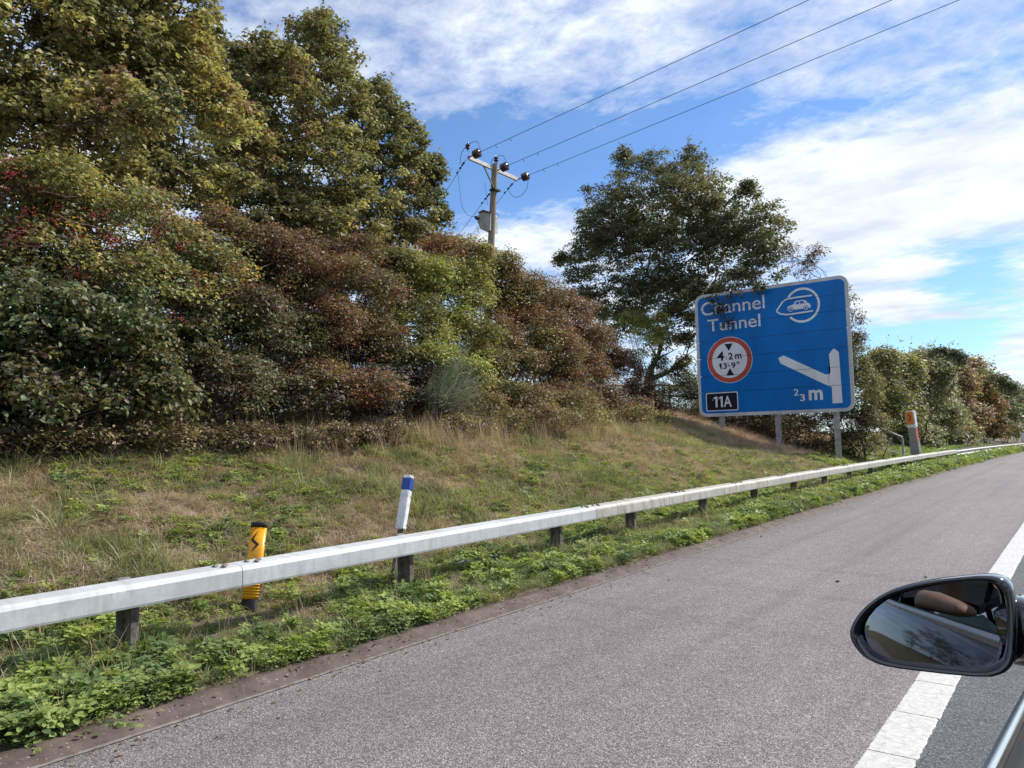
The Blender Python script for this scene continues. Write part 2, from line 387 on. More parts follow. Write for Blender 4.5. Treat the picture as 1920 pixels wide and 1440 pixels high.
# white edge line: ribbed thermoplastic laid in short lengths
el = empty('edge_line', (0, 0, 0), kind='structure')
seg = .56
def seg_mesh(nm, L):
    bm = bmesh.new(); n = 36; yv = np.linspace(0, L, n+1); top = []
    for a, y in enumerate(yv):
        r = random.uniform
        top.append([bm.verts.new((XL0+r(-.003, .003), y, .001)), bm.verts.new((XL0+.006+r(-.002, .002), y, .006)),
                    bm.verts.new((XL1-.006+r(-.002, .002), y, .006)), bm.verts.new((XL1+r(-.003, .003), y, .001))])
    for a in range(n):
        for b in range(3): bm.faces.new((top[a][b], top[a][b+1], top[a+1][b+1], top[a+1][b]))
    return bm_mesh(nm, bm)
segs = [seg_mesh('line_segment', seg-.006) for _ in range(4)]
for s_ in segs: s_.materials.append(M['paint'])
y = -2.0; kk = 0
while y < 60:
    o = link('line_segment', segs[kk % 4], None, el, loc=(random.uniform(-.003, .003), y, float(zr(y))+.0)); 
    o.rotation_euler.x = math.atan2(float(zr(y+seg)-zr(y)), seg)
    y += seg; kk += 1
link('edge_line_far', strip('edge_line_far', [(XL0, .005), (XL1, .005)], None, axis([(60.5, 300, 6)])), M['paint'], el, loc=(0, 0, 0))

# ------------------------------------------------------------------ crash barrier
bar = empty('crash_barrier', (-5.0, 4, 0), label='long galvanised steel crash barrier on posts along the verge beside the hard shoulder', cat='crash barrier')
XB = -4.82; BW = .19; ZT = .545; ZB = .395
def beam_mesh(y0, y1, w_beam=False):
    prof = []
    if not w_beam:
        r = .022
        pts = [(XB-.035, ZB-.004), (XB-.004, ZB), (XB, ZB+.014), (XB+.001, ZT-.035), (XB-.007, ZT-.016), (XB-.024, ZT-.004), (XB-.05, ZT), (XB-BW+.03, ZT+.008), (XB-BW+.008, ZT), (XB-BW, ZT-.02), (XB-BW, ZB+.014), (XB-BW+.01, ZB), (XB-BW+.04, ZB-.004),
               (XB-BW+.04, ZB+.002), (XB-BW+.012, ZB+.008), (XB-BW+.006, ZT-.02), (XB-.02, ZT-.012), (XB-.008, ZB+.012), (XB-.035, ZB+.002)]
    else:
        z0 = .30; pts = []
        for a in range(17):
            t = a/16; pts.append((XB-.02+.04*cos(t*4*pi), z0+t*.33))
        pts += [(x-.006, z) for x, z in pts[::-1]]
    n = len(pts); v = []; m = max(2, int((y1-y0)/1.2)+1)
    for yv in np.linspace(y0, y1, m):
        for x, z in pts: v.append((x, yv, z+float(zr(yv))))
    f = [(a*n+b, a*n+(b+1) % n, (a+1)*n+(b+1) % n, (a+1)*n+b) for a in range(m-1) for b in range(n)]
    f += [tuple(range(n))[::-1], tuple((m-1)*n+b for b in range(n))]
    return py_mesh('beam', v, f, smooth=False)
joints = [-8.5, -6.1, -1.73, 3.07, 7.87, 10.33, 12.66, 15.06, 17.46, 19.86, 24.66, 29.46, 34.26, 39.06]
postm = None
bolt = bmesh.new(); bmesh.ops.create_uvsphere(bolt, u_segments=10, v_segments=6, radius=.016); 
bmesh.ops.scale(bolt, vec=(1, 1, .8), verts=bolt.verts)
r_ = bmesh.ops.create_cone(bolt, cap_ends=True, segments=12, radius1=.021, radius2=.021, depth=.004)
boltm = bm_mesh('bolt', bolt, True); boltm.materials.append(M['zincbolt'])
for a, b in zip(joints[:-1], joints[1:]):
    o = link('beam', beam_mesh(a+.003, b-.003), M['beam_a'] if b < 8 else M['beam_b'], bar)
    for f_ in o.data.polygons: f_.use_smooth = False
for jn in joints[1:-1]:
    for dy, dx in ((-.07, 0), (-.15, 0), (-.11, .05), (.10, 0), (.20, 0), (.15, .05)):
        yy = jn+dy
        link('bolt', boltm, None, bar, loc=Vector((XB-.105+dx, yy, ZT+.009+float(zr(yy))))-bar.location)
link('w_beam', beam_mesh(39.1, 90, True), M['beam_b'], bar)
def post_mesh():
    bm = bmesh.new()
    box_bm(bm, (0, 0, -.05), (.10, .006, .92)); box_bm(bm, (.052, .022, -.05), (.006, .05, .92)); box_bm(bm, (-.052, -.022, -.05), (.006, .05, .92))
    return bm_mesh('post', bm)
pm = post_mesh(); pm.materials.append(M['steel_post'])
pm2 = pm.copy(); pm2.materials.clear(); pm2.materials.append(M['galv_grey'])
py = [-7.3, -4.9, -2.5, -.1, 2.32, 4.78, 7.16, 8.93, 11.27, 13.56, 15.88, 18.12, 20.38] + [22.7+2.3*k for k in range(7)] + [39+1.25*k for k in range(40)]
for k, y in enumerate(py):
    o = link('post', pm, None, bar, loc=Vector((XB-.115, y, ZB-.40+float(zr(y))))-bar.location)
    o.rotation_euler = (radians(random.uniform(-1.5, 1.5)), 0, radians(180 if k % 2 else 0)*0)
    if 0 < y < 22:
        link('bracket', box_mesh('bracket', (XB-.215, y+.02, ZT-.005+float(zr(y))), (.05, .09, .035), bevel=.006), M['galv_grey'], bar)

# ------------------------------------------------------------------ marker posts
def leaned(o, ax, deg): o.rotation_euler[ax] = radians(deg)
yc = -5.36
ym = 3.46
mk_y, g = new_mat('worn_yellow_sheet'); tc0 = g.n('ShaderNodeTexCoord').outputs['Object']
nz = g.noise(tc0, 14, 6, .7, .3)
c = g.mix(g.ramp(nz, [(.3, 0), (.6, 1)]), (.62, .26, .004), (.80, .37, .006))
c = g.mix(g.ramp(g.noise(tc0, 22, 4, .6), [(.66, 0), (.70, .9)]), c, (.03, .025, .02))
finish(g, g.n('ShaderNodeBsdfPrincipled', ins={'Base Color': c, 'Roughness': .35}).outputs[0]); M['yellow'] = mk_y
gy = float(gz(yc, ym))
ye = empty('marker_post', (yc, ym, gy-.05), label='yellow curved marker post with black arrow, black cap and black foot behind the barrier', cat='marker post')
R0 = .070
def cyl(z0, z1, r0=R0, r1=R0, n=24, caps=True, depth_k=.55):
    v = []; 
    for z, r in ((z0, r0), (z1, r1)):
        for a in range(n):
            t = 2*pi*a/n; v.append((r*cos(t), depth_k*r*sin(t), z))
    f = [(a, (a+1) % n, n+(a+1) % n, n+a) for a in range(n)]+[tuple(range(n))[::-1], tuple(range(n, 2*n))]
    return v, f
def lobj(name, vf, mat, parent, smooth=True, **k):
    me = py_mesh(name, vf[0], vf[1]); 
    o = link(name, me, mat, parent, loc=(0, 0, 0), **k)
    if smooth:
        for p in me.polygons: p.use_smooth = len(p.vertices) == 4
    return o
Ht = .78-gy+.05
lobj('foot', cyl(-.1, .14, R0*.99, R0*.99), M['black_plastic'], ye)
lobj('sleeve', cyl(.14, Ht-.04), M['yellow'], ye)
lobj('cap', cyl(Ht-.04, Ht, R0+.004, R0), M['rubber'], ye)
# ribs low on the sleeve
for k in range(7):
    lobj('rib', cyl(.16+k*.022, .166+k*.022, R0+.0012, R0+.0004), M['yellow'], ye)
# arrow: two bent strokes wrapped on the sleeve (seen from -Y side turned to the road)
def wrap(pts2, zc, mat, name, parent, r=R0+.0015, th0=0.0):
    # densify a flat polygon strip list [(s,z,width)] into a ribbon on the ellipse
    v = []; f = []
    P_ = []
    for (a, b) in zip(pts2[:-1], pts2[1:]):
        for t in np.linspace(0, 1, 8, endpoint=False): P_.append(tuple(np.array(a)*(1-t)+np.array(b)*t))
    P_.append(pts2[-1]); P_ = np.array(P_)
    for (s, z, wd) in P_:
        for dz in (-wd/2, wd/2):
            t = -pi/2+s/(r*.8)+th0
            v.append((r*cos(t), .55*r*sin(t), zc+z+dz))
    n = len(P_)
    f = [(2*a, 2*a+2, 2*a+3, 2*a+1) for a in range(n-1)]
    return link(name, py_mesh(name, v, f), mat, parent, loc=(0, 0, 0))
zc = Ht-.155
bm = bmesh.new(); fA = bm.faces.new([bm.verts.new((x, 0, z)) for x, z in [(.024, .090), (-.010, .018), (.042, -.022), (-.022, -.090), (.012, -.028), (-.038, .012)]])
bmesh.ops.triangulate(bm, faces=[fA], ngon_method='EAR_CLIP'); bmesh.ops.subdivide_edges(bm, edges=bm.edges[:], cuts=5, use_grid_fill=True)
for v in bm.verts:
    t = -pi/2+v.co.x/(R0*.95); v.co = Vector(((R0+.0025)*cos(t), .55*(R0+.0025)*sin(t)-.0008, zc+v.co.z))
link('arrow', bm_mesh('arrow', bm), M['black'], ye, loc=(0, 0, 0))
ye.rotation_euler = (radians(-13), radians(0), radians(24))

def prism_post(root, w, d, z0, z1, mat, name, cut=.0, bevel=.008):
    return link(name, box_mesh(name, (0, 0, (z0+z1)/2), (w, d, z1-z0), bevel=bevel), mat, root, loc=(0, 0, 0))
wx, wy = -5.28, 4.93
gw = float(gz(wx, wy))
we = empty('marker_post', (wx, wy, gw), label='white square marker post with blue reflector band near its top, leaning behind the barrier', cat='marker post')
prism_post(we, .035, .05, -.15, .60, M['steel_post'], 'stake', bevel=.002)
prism_post(we, .086, .078, .50, .885, M['white_plastic'], 'sleeve')
prism_post(we, .0895, .0815, .885, .998, M['blue_reflector'], 'reflector_band', bevel=.006)
prism_post(we, .086, .078, .998, 1.03, M['white_plastic'], 'cap')
for z in (.545, .82):
    link('screw', box_mesh('screw', (.044, 0.02, z), (.004, .010, .010), bevel=.001), M['black'], we, loc=(0, 0, 0))
we.rotation_euler = (radians(-17), radians(1.5), radians(16))

fy = 34.8; fx = -5.75
fe = empty('emergency_phone_post', (fx, fy, float(gz(fx, fy))), label='tall grey and white emergency phone post with orange panel behind the far barrier', cat='phone post')
prism_post(fe, .36, .20, -.1, .85, M['galv_grey'], 'lower_body')
prism_post(fe, .30, .20, .85, 1.42, M['galv_grey'], 'body')
link('side_stripe', box_mesh('side_stripe', (.152, 0, 1.12), (.012, .17, .52)), M['red_orange'], fe, loc=(0, 0, 0))
prism_post(fe, .36, .24, 1.42, 2.15, M['white_plastic'], 'head', bevel=.04)
link('panel', box_mesh('panel', (0, -.123, 1.84), (.30, .012, .52), bevel=.003), M['orange'], fe, loc=(0, 0, 0))
hv = []
for a in np.linspace(-70, 70, 10): hv.append((.085*cos(radians(a))-.045, radians(a)*.085*1.1))
bm = bmesh.new(); A = []
for (x, z) in hv:
    A.append((bm.verts.new((x-.018, -.1315, 1.86+z)), bm.verts.new((x+.018, -.1315, 1.86+z))))
for a in range(len(A)-1): bm.faces.new((A[a][0], A[a][1], A[a+1][1], A[a+1][0]))
for s in (-1, 1): box_bm(bm, (-.03, -.1315, 1.86+s*.095), (.06, .002, .045))
link('phone_symbol', bm_mesh('phone_symbol', bm), M['black'], fe, loc=(0, 0, 0))
fe.rotation_euler = (0, radians(-4.5), radians(-16))

# white cabinet far along the barrier, stand-in for what looks like a white van's rear
_c = atx(1922, 806, -5.9); wc = empty('white_block', (-5.9, float(_c[1]), float(gz(-5.9, _c[1]))), label='small white cabinet on a grey plinth far along the barrier at the frame edge', cat='block')
prism_post(wc, .9, .6, .55, 1.5, M['white_plastic'], 'block_body', bevel=.05); prism_post(wc, .7, .5, -.2, .55, M['galv_grey'], 'plinth')

# ------------------------------------------------------------------ the sign
SX, SY, SZ = -11.35, 26.0, 1.99            # lower left corner of the board
SW, SH = 5.36, 4.50
sg = empty('road_sign', (SX+SW/2, SY, .6), label='large blue direction sign reading Channel Tunnel on three steel posts above the barrier', cat='road sign')
def mat_sign(name, col, dirt=.12, rough=.38):
    m, g = new_mat(name); pos = g.n('ShaderNodeNewGeometry').outputs['Position']
    n_ = g.noise(g.n('ShaderNodeMapping', ins={'Vector': pos, 'Scale': (1, 1, .35)}).outputs[0], 1.6, 5, .6)
    c = g.mix(g.ramp(n_, [(.35, 0), (.75, 1)]), col, tuple(x*(1-dirt*2)+.02*dirt for x in col))
    s = g.noise(pos, 25, 5, .7)
    c = g.mix(g.ramp(s, [(.62, 0), (.78, .35)]), c, (.12, .11, .09))
    finish(g, g.n('ShaderNodeBsdfPrincipled', ins={'Base Color': c, 'Roughness': rough, 'Specular IOR Level': .25}).outputs[0]); return m
M['s_blue'] = mat_sign('sign_blue', (.0, .15, .50), .14)
M['s_white'] = mat_sign('sign_white', (.70, .72, .76), .10)
M['s_red'] = mat_sign('sign_red', (.52, .085, .06), .2)
M['s_black'] = mat_sign('sign_black', (.015, .014, .02), .1)
M['s_border'] = mat_sign('sign_border', (.56, .57, .58), .22)
SEAMS = [.875, 1.475, 2.115, 2.735, 3.345, 3.885]
def rrect(x0, z0, x1, z1, r, n=8):
    out = []
    for cx, cz, a0 in ((x1-r, z0+r, -90), (x1-r, z1-r, 0), (x0+r, z1-r, 90), (x0+r, z0+r, 180)):
        for k in range(n+1):
            a = radians(a0+90*k/n); out.append((cx+r*cos(a), cz+r*sin(a)))
    return out
def disc(cx, cz, r, n=64): return [(cx+r*cos(2*pi*k/n), cz+r*sin(2*pi*k/n)) for k in range(n)]
def ribbon(path, wd, closed=False):
    """polyline with width -> list of quads"""
    P_ = np.array(path, float); n = len(P_)
    t = np.gradient(P_, axis=0); t /= np.linalg.norm(t, axis=1, keepdims=True)+1e-9
    nn = np.stack([-t[:, 1], t[:, 0]], 1)*wd/2
    L, R_ = P_+nn, P_-nn
    return [[tuple(L[a]), tuple(R_[a]), tuple(R_[a+1]), tuple(L[a+1])] for a in range(n-1)]
def flat(name, polys, mat, layer, cut=True, holes=None, **k):
    """flat figures on the face of the board, opened along the plank seams"""
    bm = bmesh.new()
    for p in polys:
        vs = [bm.verts.new((x, 0, z)) for x, z in p]
        try: bm.faces.new(vs)
        except ValueError: pass
    bmesh.ops.triangulate(bm, faces=[f for f in bm.faces if len(f.verts) > 4])
    me = finish_flat(name, bm, cut)
    return link(name, me, mat, sg, loc=Vector((SX, SY-.030-.0035*layer, SZ))-sg.location, **k)
def finish_flat(name, bm, cut=True):
    bmesh.ops.recalc_face_normals(bm, faces=bm.faces)
    if cut:
        for s in SEAMS:
            for dz in (-.006, .006):
                bmesh.ops.bisect_plane(bm, geom=bm.verts[:]+bm.edges[:]+bm.faces[:], plane_co=(0, 0, s+dz), plane_no=(0, 0, 1))
        kill = [f for f in bm.faces if any(abs(f.calc_center_median().z-s) < .0059 for s in SEAMS)]
        bmesh.ops.delete(bm, geom=kill, context='FACES')
    for f in bm.faces:
        f.normal_update()
        if f.normal.y > 0: f.normal_flip()
    return bm_mesh(name, bm)
link('backing', box_mesh('backing', (SX+SW/2, SY+.012, SZ+SH/2), (SW-.3, .03, SH-.3)), M['sign_back'], sg)
# planks of the board (each its own part, clipped to the rounded outline)
edges_z = [0]+SEAMS+[SH]
def board_shape(inner):
    return rrect(inner, inner, SW-inner, SH-inner, .30-inner*.9)
for a, b in zip(edges_z[:-1], edges_z[1:]):
    for nm, poly, mat, yf, yb in (('panel', board_shape(0), M['s_border'], -.028, 0.0),):
        bm = bmesh.new(); f0 = bm.faces.new([bm.verts.new((x, yf, z)) for x, z in poly])
        r = bmesh.ops.extrude_face_region(bm, geom=[f0]); vs = [e for e in r['geom'] if isinstance(e, bmesh.types.BMVert)]
        bmesh.ops.translate(bm, vec=(0, yb-yf, 0), verts=vs)
        if a > 0: bmesh.ops.bisect_plane(bm, geom=bm.verts[:]+bm.edges[:]+bm.faces[:], plane_co=(0, 0, a+.006), plane_no=(0, 0, 1), clear_inner=True)
        if b < SH: bmesh.ops.bisect_plane(bm, geom=bm.verts[:]+bm.edges[:]+bm.faces[:], plane_co=(0, 0, b-.006), plane_no=(0, 0, 1), clear_outer=True)
        bmesh.ops.holes_fill(bm, edges=bm.edges[:])
        bmesh.ops.recalc_face_normals(bm, faces=bm.faces)
        link(nm, bm_mesh(nm, bm), mat, sg, loc=Vector((SX, SY, SZ))-sg.location)
flat('blue_face', [board_shape(.115)], M['s_blue'], 0.3)
def text_mesh(txt, name, x0, x1, z0, z1, mat, layer, cut=True, bold=.0, depth_=None):
    cu = bpy.data.curves.new(name, 'FONT'); cu.body = txt; cu.offset = bold; cu.resolution_u = 6; cu.fill_mode = 'FRONT'
    ob = bpy.data.objects.new(name, cu); C.collection.objects.link(ob)
    dg = bpy.context.evaluated_depsgraph_get(); me = bpy.data.meshes.new_from_object(ob.evaluated_get(dg))
    bpy.data.objects.remove(ob); bpy.data.curves.remove(cu)
    co = np.array([v.co[:] for v in me.vertices]); mn = co.min(0); mx = co.max(0)
    sx = (x1-x0)/(mx[0]-mn[0]); sz = (z1-z0)/(mx[1]-mn[1])
    bm = bmesh.new(); bm.from_mesh(me); bpy.data.meshes.remove(me)
    for v in bm.verts:
        x, z = v.co.x, v.co.y; v.co = ((x-mn[0])*sx+x0, 0, (z-mn[1])*sz+z0)
    me2 = finish_flat(name, bm, cut)
    return link(name, me2, mat, sg, loc=Vector((SX, SY-.030-.0035*layer, SZ))-sg.location)
text_mesh('Channel', 'lettering', .245, 2.60, 3.715, 4.205, M['s_white'], 2, bold=.006)
text_mesh('Tunnel', 'lettering', .475, 2.42, 3.10, 3.55, M['s_white'], 2, bold=.006)
cc = (1.242, 2.015)
flat('disc_rim', [disc(*cc, .835)], M['s_white'], 1)
flat('red_ring', [disc(*cc, .815)], M['s_red'], 2)
flat('white_disc', [disc(*cc, .650)], M['s_white'], 3)
flat('triangle', [[(1.08, 2.60), (1.385, 2.60), (1.235, 2.335)]], M['s_black'], 4)
flat('triangle', [[(1.09, 1.45), (1.395, 1.45), (1.243, 1.72)]], M['s_black'], 4)
text_mesh('4', 'lettering', .785, 1.045, 2.005, 2.345, M['s_black'], 4, bold=.03)
text_mesh('.', 'lettering', 1.115, 1.155, 2.03, 2.07, M['s_black'], 4, bold=.02)
text_mesh('2', 'lettering', 1.20, 1.37, 2.02, 2.27, M['s_black'], 4, bold=.025)
text_mesh('m', 'lettering', 1.455, 1.69, 2.02, 2.20, M['s_black'], 4, bold=.02)
flat('lettering', [[(.90, 1.70), (.94, 1.70), (.94, 1.915), (.905, 1.915), (.85, 1.88), (.85, 1.84), (.90, 1.865)]], M['s_black'], 4)
text_mesh('3', 'lettering', .99, 1.135, 1.70, 1.915, M['s_black'], 4, bold=.02)
text_mesh("'", 'lettering', 1.165, 1.195, 1.86, 1.93, M['s_black'], 4, bold=.01)
flat('dash', [[(1.17, 1.785), (1.26, 1.785), (1.26, 1.82), (1.17, 1.82)]], M['s_black'], 4)
text_mesh('9', 'lettering', 1.30, 1.455, 1.70, 1.915, M['s_black'], 4, bold=.025)
text_mesh('"', 'lettering', 1.50, 1.60, 1.84, 1.93, M['s_black'], 4, bold=.01)
flat('plate_border', [rrect(.285, .195, 1.485, .865, .06)], M['s_white'], 1)
flat('black_plate', [rrect(.318, .228, 1.452, .832, .04)], M['s_black'], 2)
one = lambda x: [(x, .33), (x+.075, .33), (x+.075, .725), (x+.018, .725), (x-.10, .655), (x-.10, .575), (x, .63)]
flat('lettering', [one(.645), one(.845)], M['s_white'], 3)
text_mesh('A', 'lettering', .955, 1.25, .33, .725, M['s_white'], 3, bold=.012)
ar = [(4.675, .285), (4.985, .285), (4.955, 1.965), (4.80, 2.10), (4.640, 1.915), (4.660, 1.37)]
fil = [(4.655, 1.30), (4.62, 1.262), (4.56, 1.25), (4.48, 1.262)]
ar += fil+[(4.379, 1.321), (3.158, 2.005), (2.972, 1.93), (3.05, 1.735), (4.453, .935), (4.58, .865), (4.675, .835)]
bmA = bmesh.new(); fA = bmA.faces.new([bmA.verts.new((x, 0, z)) for x, z in ar]); bmesh.ops.triangulate(bmA, faces=[fA], ngon_method='EAR_CLIP')
link('arrow', finish_flat('arrow', bmA), M['s_white'], sg, loc=Vector((SX, SY-.030-.0035*1.5, SZ))-sg.location)
text_mesh('2', 'lettering', 3.44, 3.60, .605, .83, M['s_white'], 2, bold=.015)
text_mesh('3', 'lettering', 3.635, 3.80, .405, .645, M['s_white'], 2, bold=.015)
text_mesh('m', 'lettering', 3.925, 4.38, .42, .765, M['s_white'], 2, bold=.03)
# train in a ring, with a car inside
rc = (3.87, 3.665); RR = .545
arc = lambda a0, a1, r: [(rc[0]+r*cos(radians(a)), rc[1]+r*1.03*sin(radians(a))) for a in np.linspace(a0, a1, 48)]
flat('ring', ribbon(arc(146, -140, RR), .075), M['s_white'], 2)
nose = [(4.21, 3.955), (3.75, 3.955), (3.45, 3.945), (3.33, 3.925), (3.22, 3.86), (3.0, 3.575), (3.01, 3.545), (3.13, 3.445), (3.26, 3.43), (3.30, 3.405), (3.5, 3.40), (4.21, 3.425)]
flat('train_outline', ribbon(nose, .05), M['s_white'], 2)
carp = [(3.375, 3.545), (3.375, 3.64), (3.40, 3.685), (3.57, 3.72), (3.66, 3.83), (3.90, 3.845), (3.985, 3.81), (4.06, 3.71), (4.13, 3.68), (4.145, 3.60), (4.13, 3.54)]
bmA = bmesh.new(); fA = bmA.faces.new([bmA.verts.new((x, 0, z)) for x, z in carp]); bmesh.ops.triangulate(bmA, faces=[fA], ngon_method='EAR_CLIP')
link('car_symbol', finish_flat('car_symbol', bmA), M['s_white'], sg, loc=Vector((SX, SY-.030-.0035*2, SZ))-sg.location)
flat('car_symbol_window', [[(3.63, 3.715), (3.69, 3.80), (3.775, 3.81), (3.775, 3.72)], [(3.80, 3.72), (3.80, 3.812), (3.89, 3.812), (3.97, 3.72)]], M['s_blue'], 3)
for wx_ in (3.485, 3.985):
    flat('car_symbol_wheel', [disc(wx_, 3.55, .088, 24)], M['s_blue'], 3)
    flat('car_symbol_wheel', [disc(wx_, 3.55, .064, 24)], M['s_white'], 4)
    flat('car_symbol_wheel', [disc(wx_, 3.55, .040, 20)], M['s_blue'], 5)
for px_ in (-10.56, -8.54, -6.62):
    gzp = float(gz(px_, SY))
    bm = bmesh.new(); zt = SZ+SH-.35
    box_bm(bm, (px_, SY+.13, (gzp-.3+zt)/2), (.006, .16, zt-gzp+.3)); box_bm(bm, (px_, SY+.047, (gzp-.3+zt)/2), (.15, .008, zt-gzp+.3)); box_bm(bm, (px_, SY+.215, (gzp-.3+zt)/2), (.15, .008, zt-gzp+.3))
    link('leg', bm_mesh('leg', bm), M['galv_grey'], sg)
for s in (.45, 1.2, 1.8, 2.4, 3.0, 3.6, 4.15):
    link('rail', box_mesh('rail', (SX+SW/2, SY+.035, SZ+s), (SW-.5, .014, .05)), M['galv_grey'], sg)

# ------------------------------------------------------------------ electricity pole and wires
px, pyy = -13.6, 17.0
pt = aty(928, 308, pyy); px = float(pt[0]); zt = float(pt[2])
lo = aty(920, 466, pyy)
gp = float(gz(px, pyy))
leanx = (float(lo[0])-px)/(float(lo[2])-zt)          # it leans a little
pole = empty('electricity_pole', (px+leanx*(gp-zt), pyy, gp), label='grey wooden electricity pole with steel crossarm and transformer rising above the bushes', cat='electricity pole')
base = np.array([px+leanx*(gp-zt), pyy, gp-.3]); topp = np.array([px, pyy, zt])
me = tubes('pole_shaft', [(np.linspace(base, topp, 8), np.linspace(.125, .092, 8))], 16)
link('shaft', me, M['pole_wood'], pole)
link('shaft_top', py_mesh('shaft_top', [(px+.092*cos(a), pyy+.092*sin(a), zt-.001) for a in np.linspace(0, 2*pi, 16, endpoint=False)], [tuple(range(16))]), M['pole_wood'], pole)
T1 = aty(877, 296, 15.9); T3 = aty(967, 336, 18.3); zc_ = (T1[2]+T3[2])/2
T1 = np.array([T1[0]*.5+px*.5, 15.78, zc_]); T3 = np.array([T3[0]*.5+px*.5, 18.25, zc_])
T1 = aty(877, 296, 15.8); T3 = aty(968, 337, 18.25)
amid = (T1+T3)/2; adir = (T3-T1); L_ = np.linalg.norm(adir)
def beam_between(name, a, b, wd, ht, mat, parent, bevel=0):
    a = Vector(a); b = Vector(b); d = b-a
    bm = bmesh.new(); box_bm(bm, (0, 0, 0), (wd, d.length, ht))
    q_ = d.to_track_quat('Y', 'Z').to_matrix(); bmesh.ops.rotate(bm, cent=(0, 0, 0), matrix=q_, verts=bm.verts); bmesh.ops.translate(bm, vec=(a+b)/2, verts=bm.verts)
    return link(name, bm_mesh(name, bm), mat, parent)
off = np.array([.14, 0, 0])
beam_between('crossarm', T1+off*.3, T3+off*.3, .07, .11, M['arm_grey'], pole)
beam_between('brace', (T1*.72+T3*.28)+off*.2, np.array([px, pyy-.08, zt-.75]), .03, .04, M['steel_post'], pole)
beam_between('bracket', np.array([px, pyy-.16, zt-.8]), np.array([px, pyy+.12, zt-.8]), .22, .05, M['wire'], pole)
def insul(center, axis_, r=.13, n=3, name='insulator', stem=.18):
    """three disc sheds on a stem along axis"""
    bm = bmesh.new(); ax = Vector(axis_).normalized(); rot = ax.to_track_quat('Z', 'Y').to_matrix()
    prof = []
    for k in range(n):
        z = (k-(n-1)/2)*.075
        prof += [(.035, z-.035), (r*.7, z-.022), (r, z-.006), (r*.96, z+.008), (.045, z+.03)]
    prof = [(0.012, -stem)]+[(.02, -stem*.6)]+prof+[(.02, stem*.6), (.012, stem)]
    N = 18; vs = [[bm.verts.new((p[0]*cos(2*pi*a/N), p[0]*sin(2*pi*a/N), p[1])) for a in range(N)] for p in prof]
    for a in range(len(vs)-1):
        for b in range(N): bm.faces.new((vs[a][b], vs[a][(b+1) % N], vs[a+1][(b+1) % N], vs[a+1][b]))
    bmesh.ops.rotate(bm, cent=(0, 0, 0), matrix=rot, verts=bm.verts); bmesh.ops.translate(bm, vec=Vector(center), verts=bm.verts)
    return link(name, bm_mesh(name, bm, True), M['porcelain'], pole)
ins_px = [(894, 288, 15.8), (946, 313, 17.0), (985, 331, 18.25)]
wire_far = [(1500, 0), (1653, 0), (1777, 0)]
starts = []
for k, ((u, v, yy), (u2, v2)) in enumerate(zip(ins_px, wire_far)):
    pc = aty(u, v, yy); p2 = aty(u2, v2, yy+.0)
    dr = (p2-pc)/np.linalg.norm(p2-pc)
    insul(pc, dr); starts.append((pc+dr*.2, dr, pc))
    root = [T1, np.array([px+.1, pyy, zt-.22]), T3][k]
    link('strain_link', tubes('strain_link', [(np.array([root, pc-dr*.15]), np.array([.02, .016]))], 6), M['wire'], pole)
for (u, v, yy) in ((877, 275, 15.8), (930, 299, 17.0)):
    insul(aty(u, v, yy), (0, 0, 1), r=.075, n=2, name='pin_insulator', stem=.13)
# spans across the motorway: three wires, each a thing of its own
lab = ['upper of the three wires crossing the sky from the pole crossarm to the top edge',
       'middle one of three wires crossing the sky from the pole to the top edge',
       'lowest of the three wires crossing the sky from the pole crossarm to the top edge']
for k, (s, dr, pc) in enumerate(starts):
    p2 = s+dr*46; p2 = np.array([p2[0], p2[1], p2[2]])
    p = curve_pts(s, p2, 40, sag=0.0)
    t = np.linspace(0, 1, 40); p[:, 2] -= .55*4*t*(1-t)*0.25
    link('overhead_wire', tubes('overhead_wire', [(p, np.full(40, .0075))], 5), M['wire'], label=lab[k], cat='wire', group='wires strung from the pole')
    # vibration loops near the insulator
    for tt in (.5, 1.0):
        q0 = s+dr*tt; pts = [q0, q0+[0, 0, -.05], q0+dr*.05+[0, 0, -.10]]
        link('clip', tubes('clip', [(np.array(pts), np.full(3, .01))], 4), M['wire'], pole)
# other side of the line, running down behind the trees
az = radians(-58); dl = np.array([sin(az), cos(az), -.075])
labs2 = ['wire running down left from the left end of the crossarm behind the trees', 'wire running down left from just under the pole top behind the trees',
         'wire running down left from the right end of the crossarm past the transformer']
for k, st in enumerate((T1+[-.05, 0, -.02], np.array([px-.1, pyy-.05, zt-.8]), T3+[-.05, 0, -.02])):
    p = curve_pts(st, st+dl*40, 30, sag=.3)
    link('overhead_wire', tubes('overhead_wire', [(p, np.full(30, .0075))], 5), M['wire'], label=labs2[k], cat='wire', group='wires strung from the pole')
    for tt, rr in ((.28, .035), (.42, .03), (.62, .035), (.95, .03)):
        q0 = st+dl*tt
        link('tension_clamp', tubes('tension_clamp', [(np.array([q0-dl*.06, q0, q0+dl*.06]), np.array([rr*.5, rr, rr*.5]))], 8), M['wire'], pole)
def loop(pxs, yys, rad=.008, name='jumper_cable', n=24):
    pts = [aty(u, v, y_) for (u, v), y_ in zip(pxs, yys)]; pts = np.array(pts); m = len(pts)
    t = np.linspace(0, m-1, n); out = []
    for tt in t:                                   # Catmull-Rom
        i1 = min(int(tt), m-2); f = tt-i1; P0 = pts[max(i1-1, 0)]; P1 = pts[i1]; P2 = pts[i1+1]; P3 = pts[min(i1+2, m-1)]
        out.append(.5*((2*P1)+(-P0+P2)*f+(2*P0-5*P1+4*P2-P3)*f*f+(-P0+3*P1-3*P2+P3)*f**3))
    link(name, tubes(name, [(np.array(out), np.full(n, rad))], 5), M['wire'], pole)
loop([(863, 308), (865, 288), (877, 272), (893, 265), (899, 275), (901, 284)], [15.8]*6)
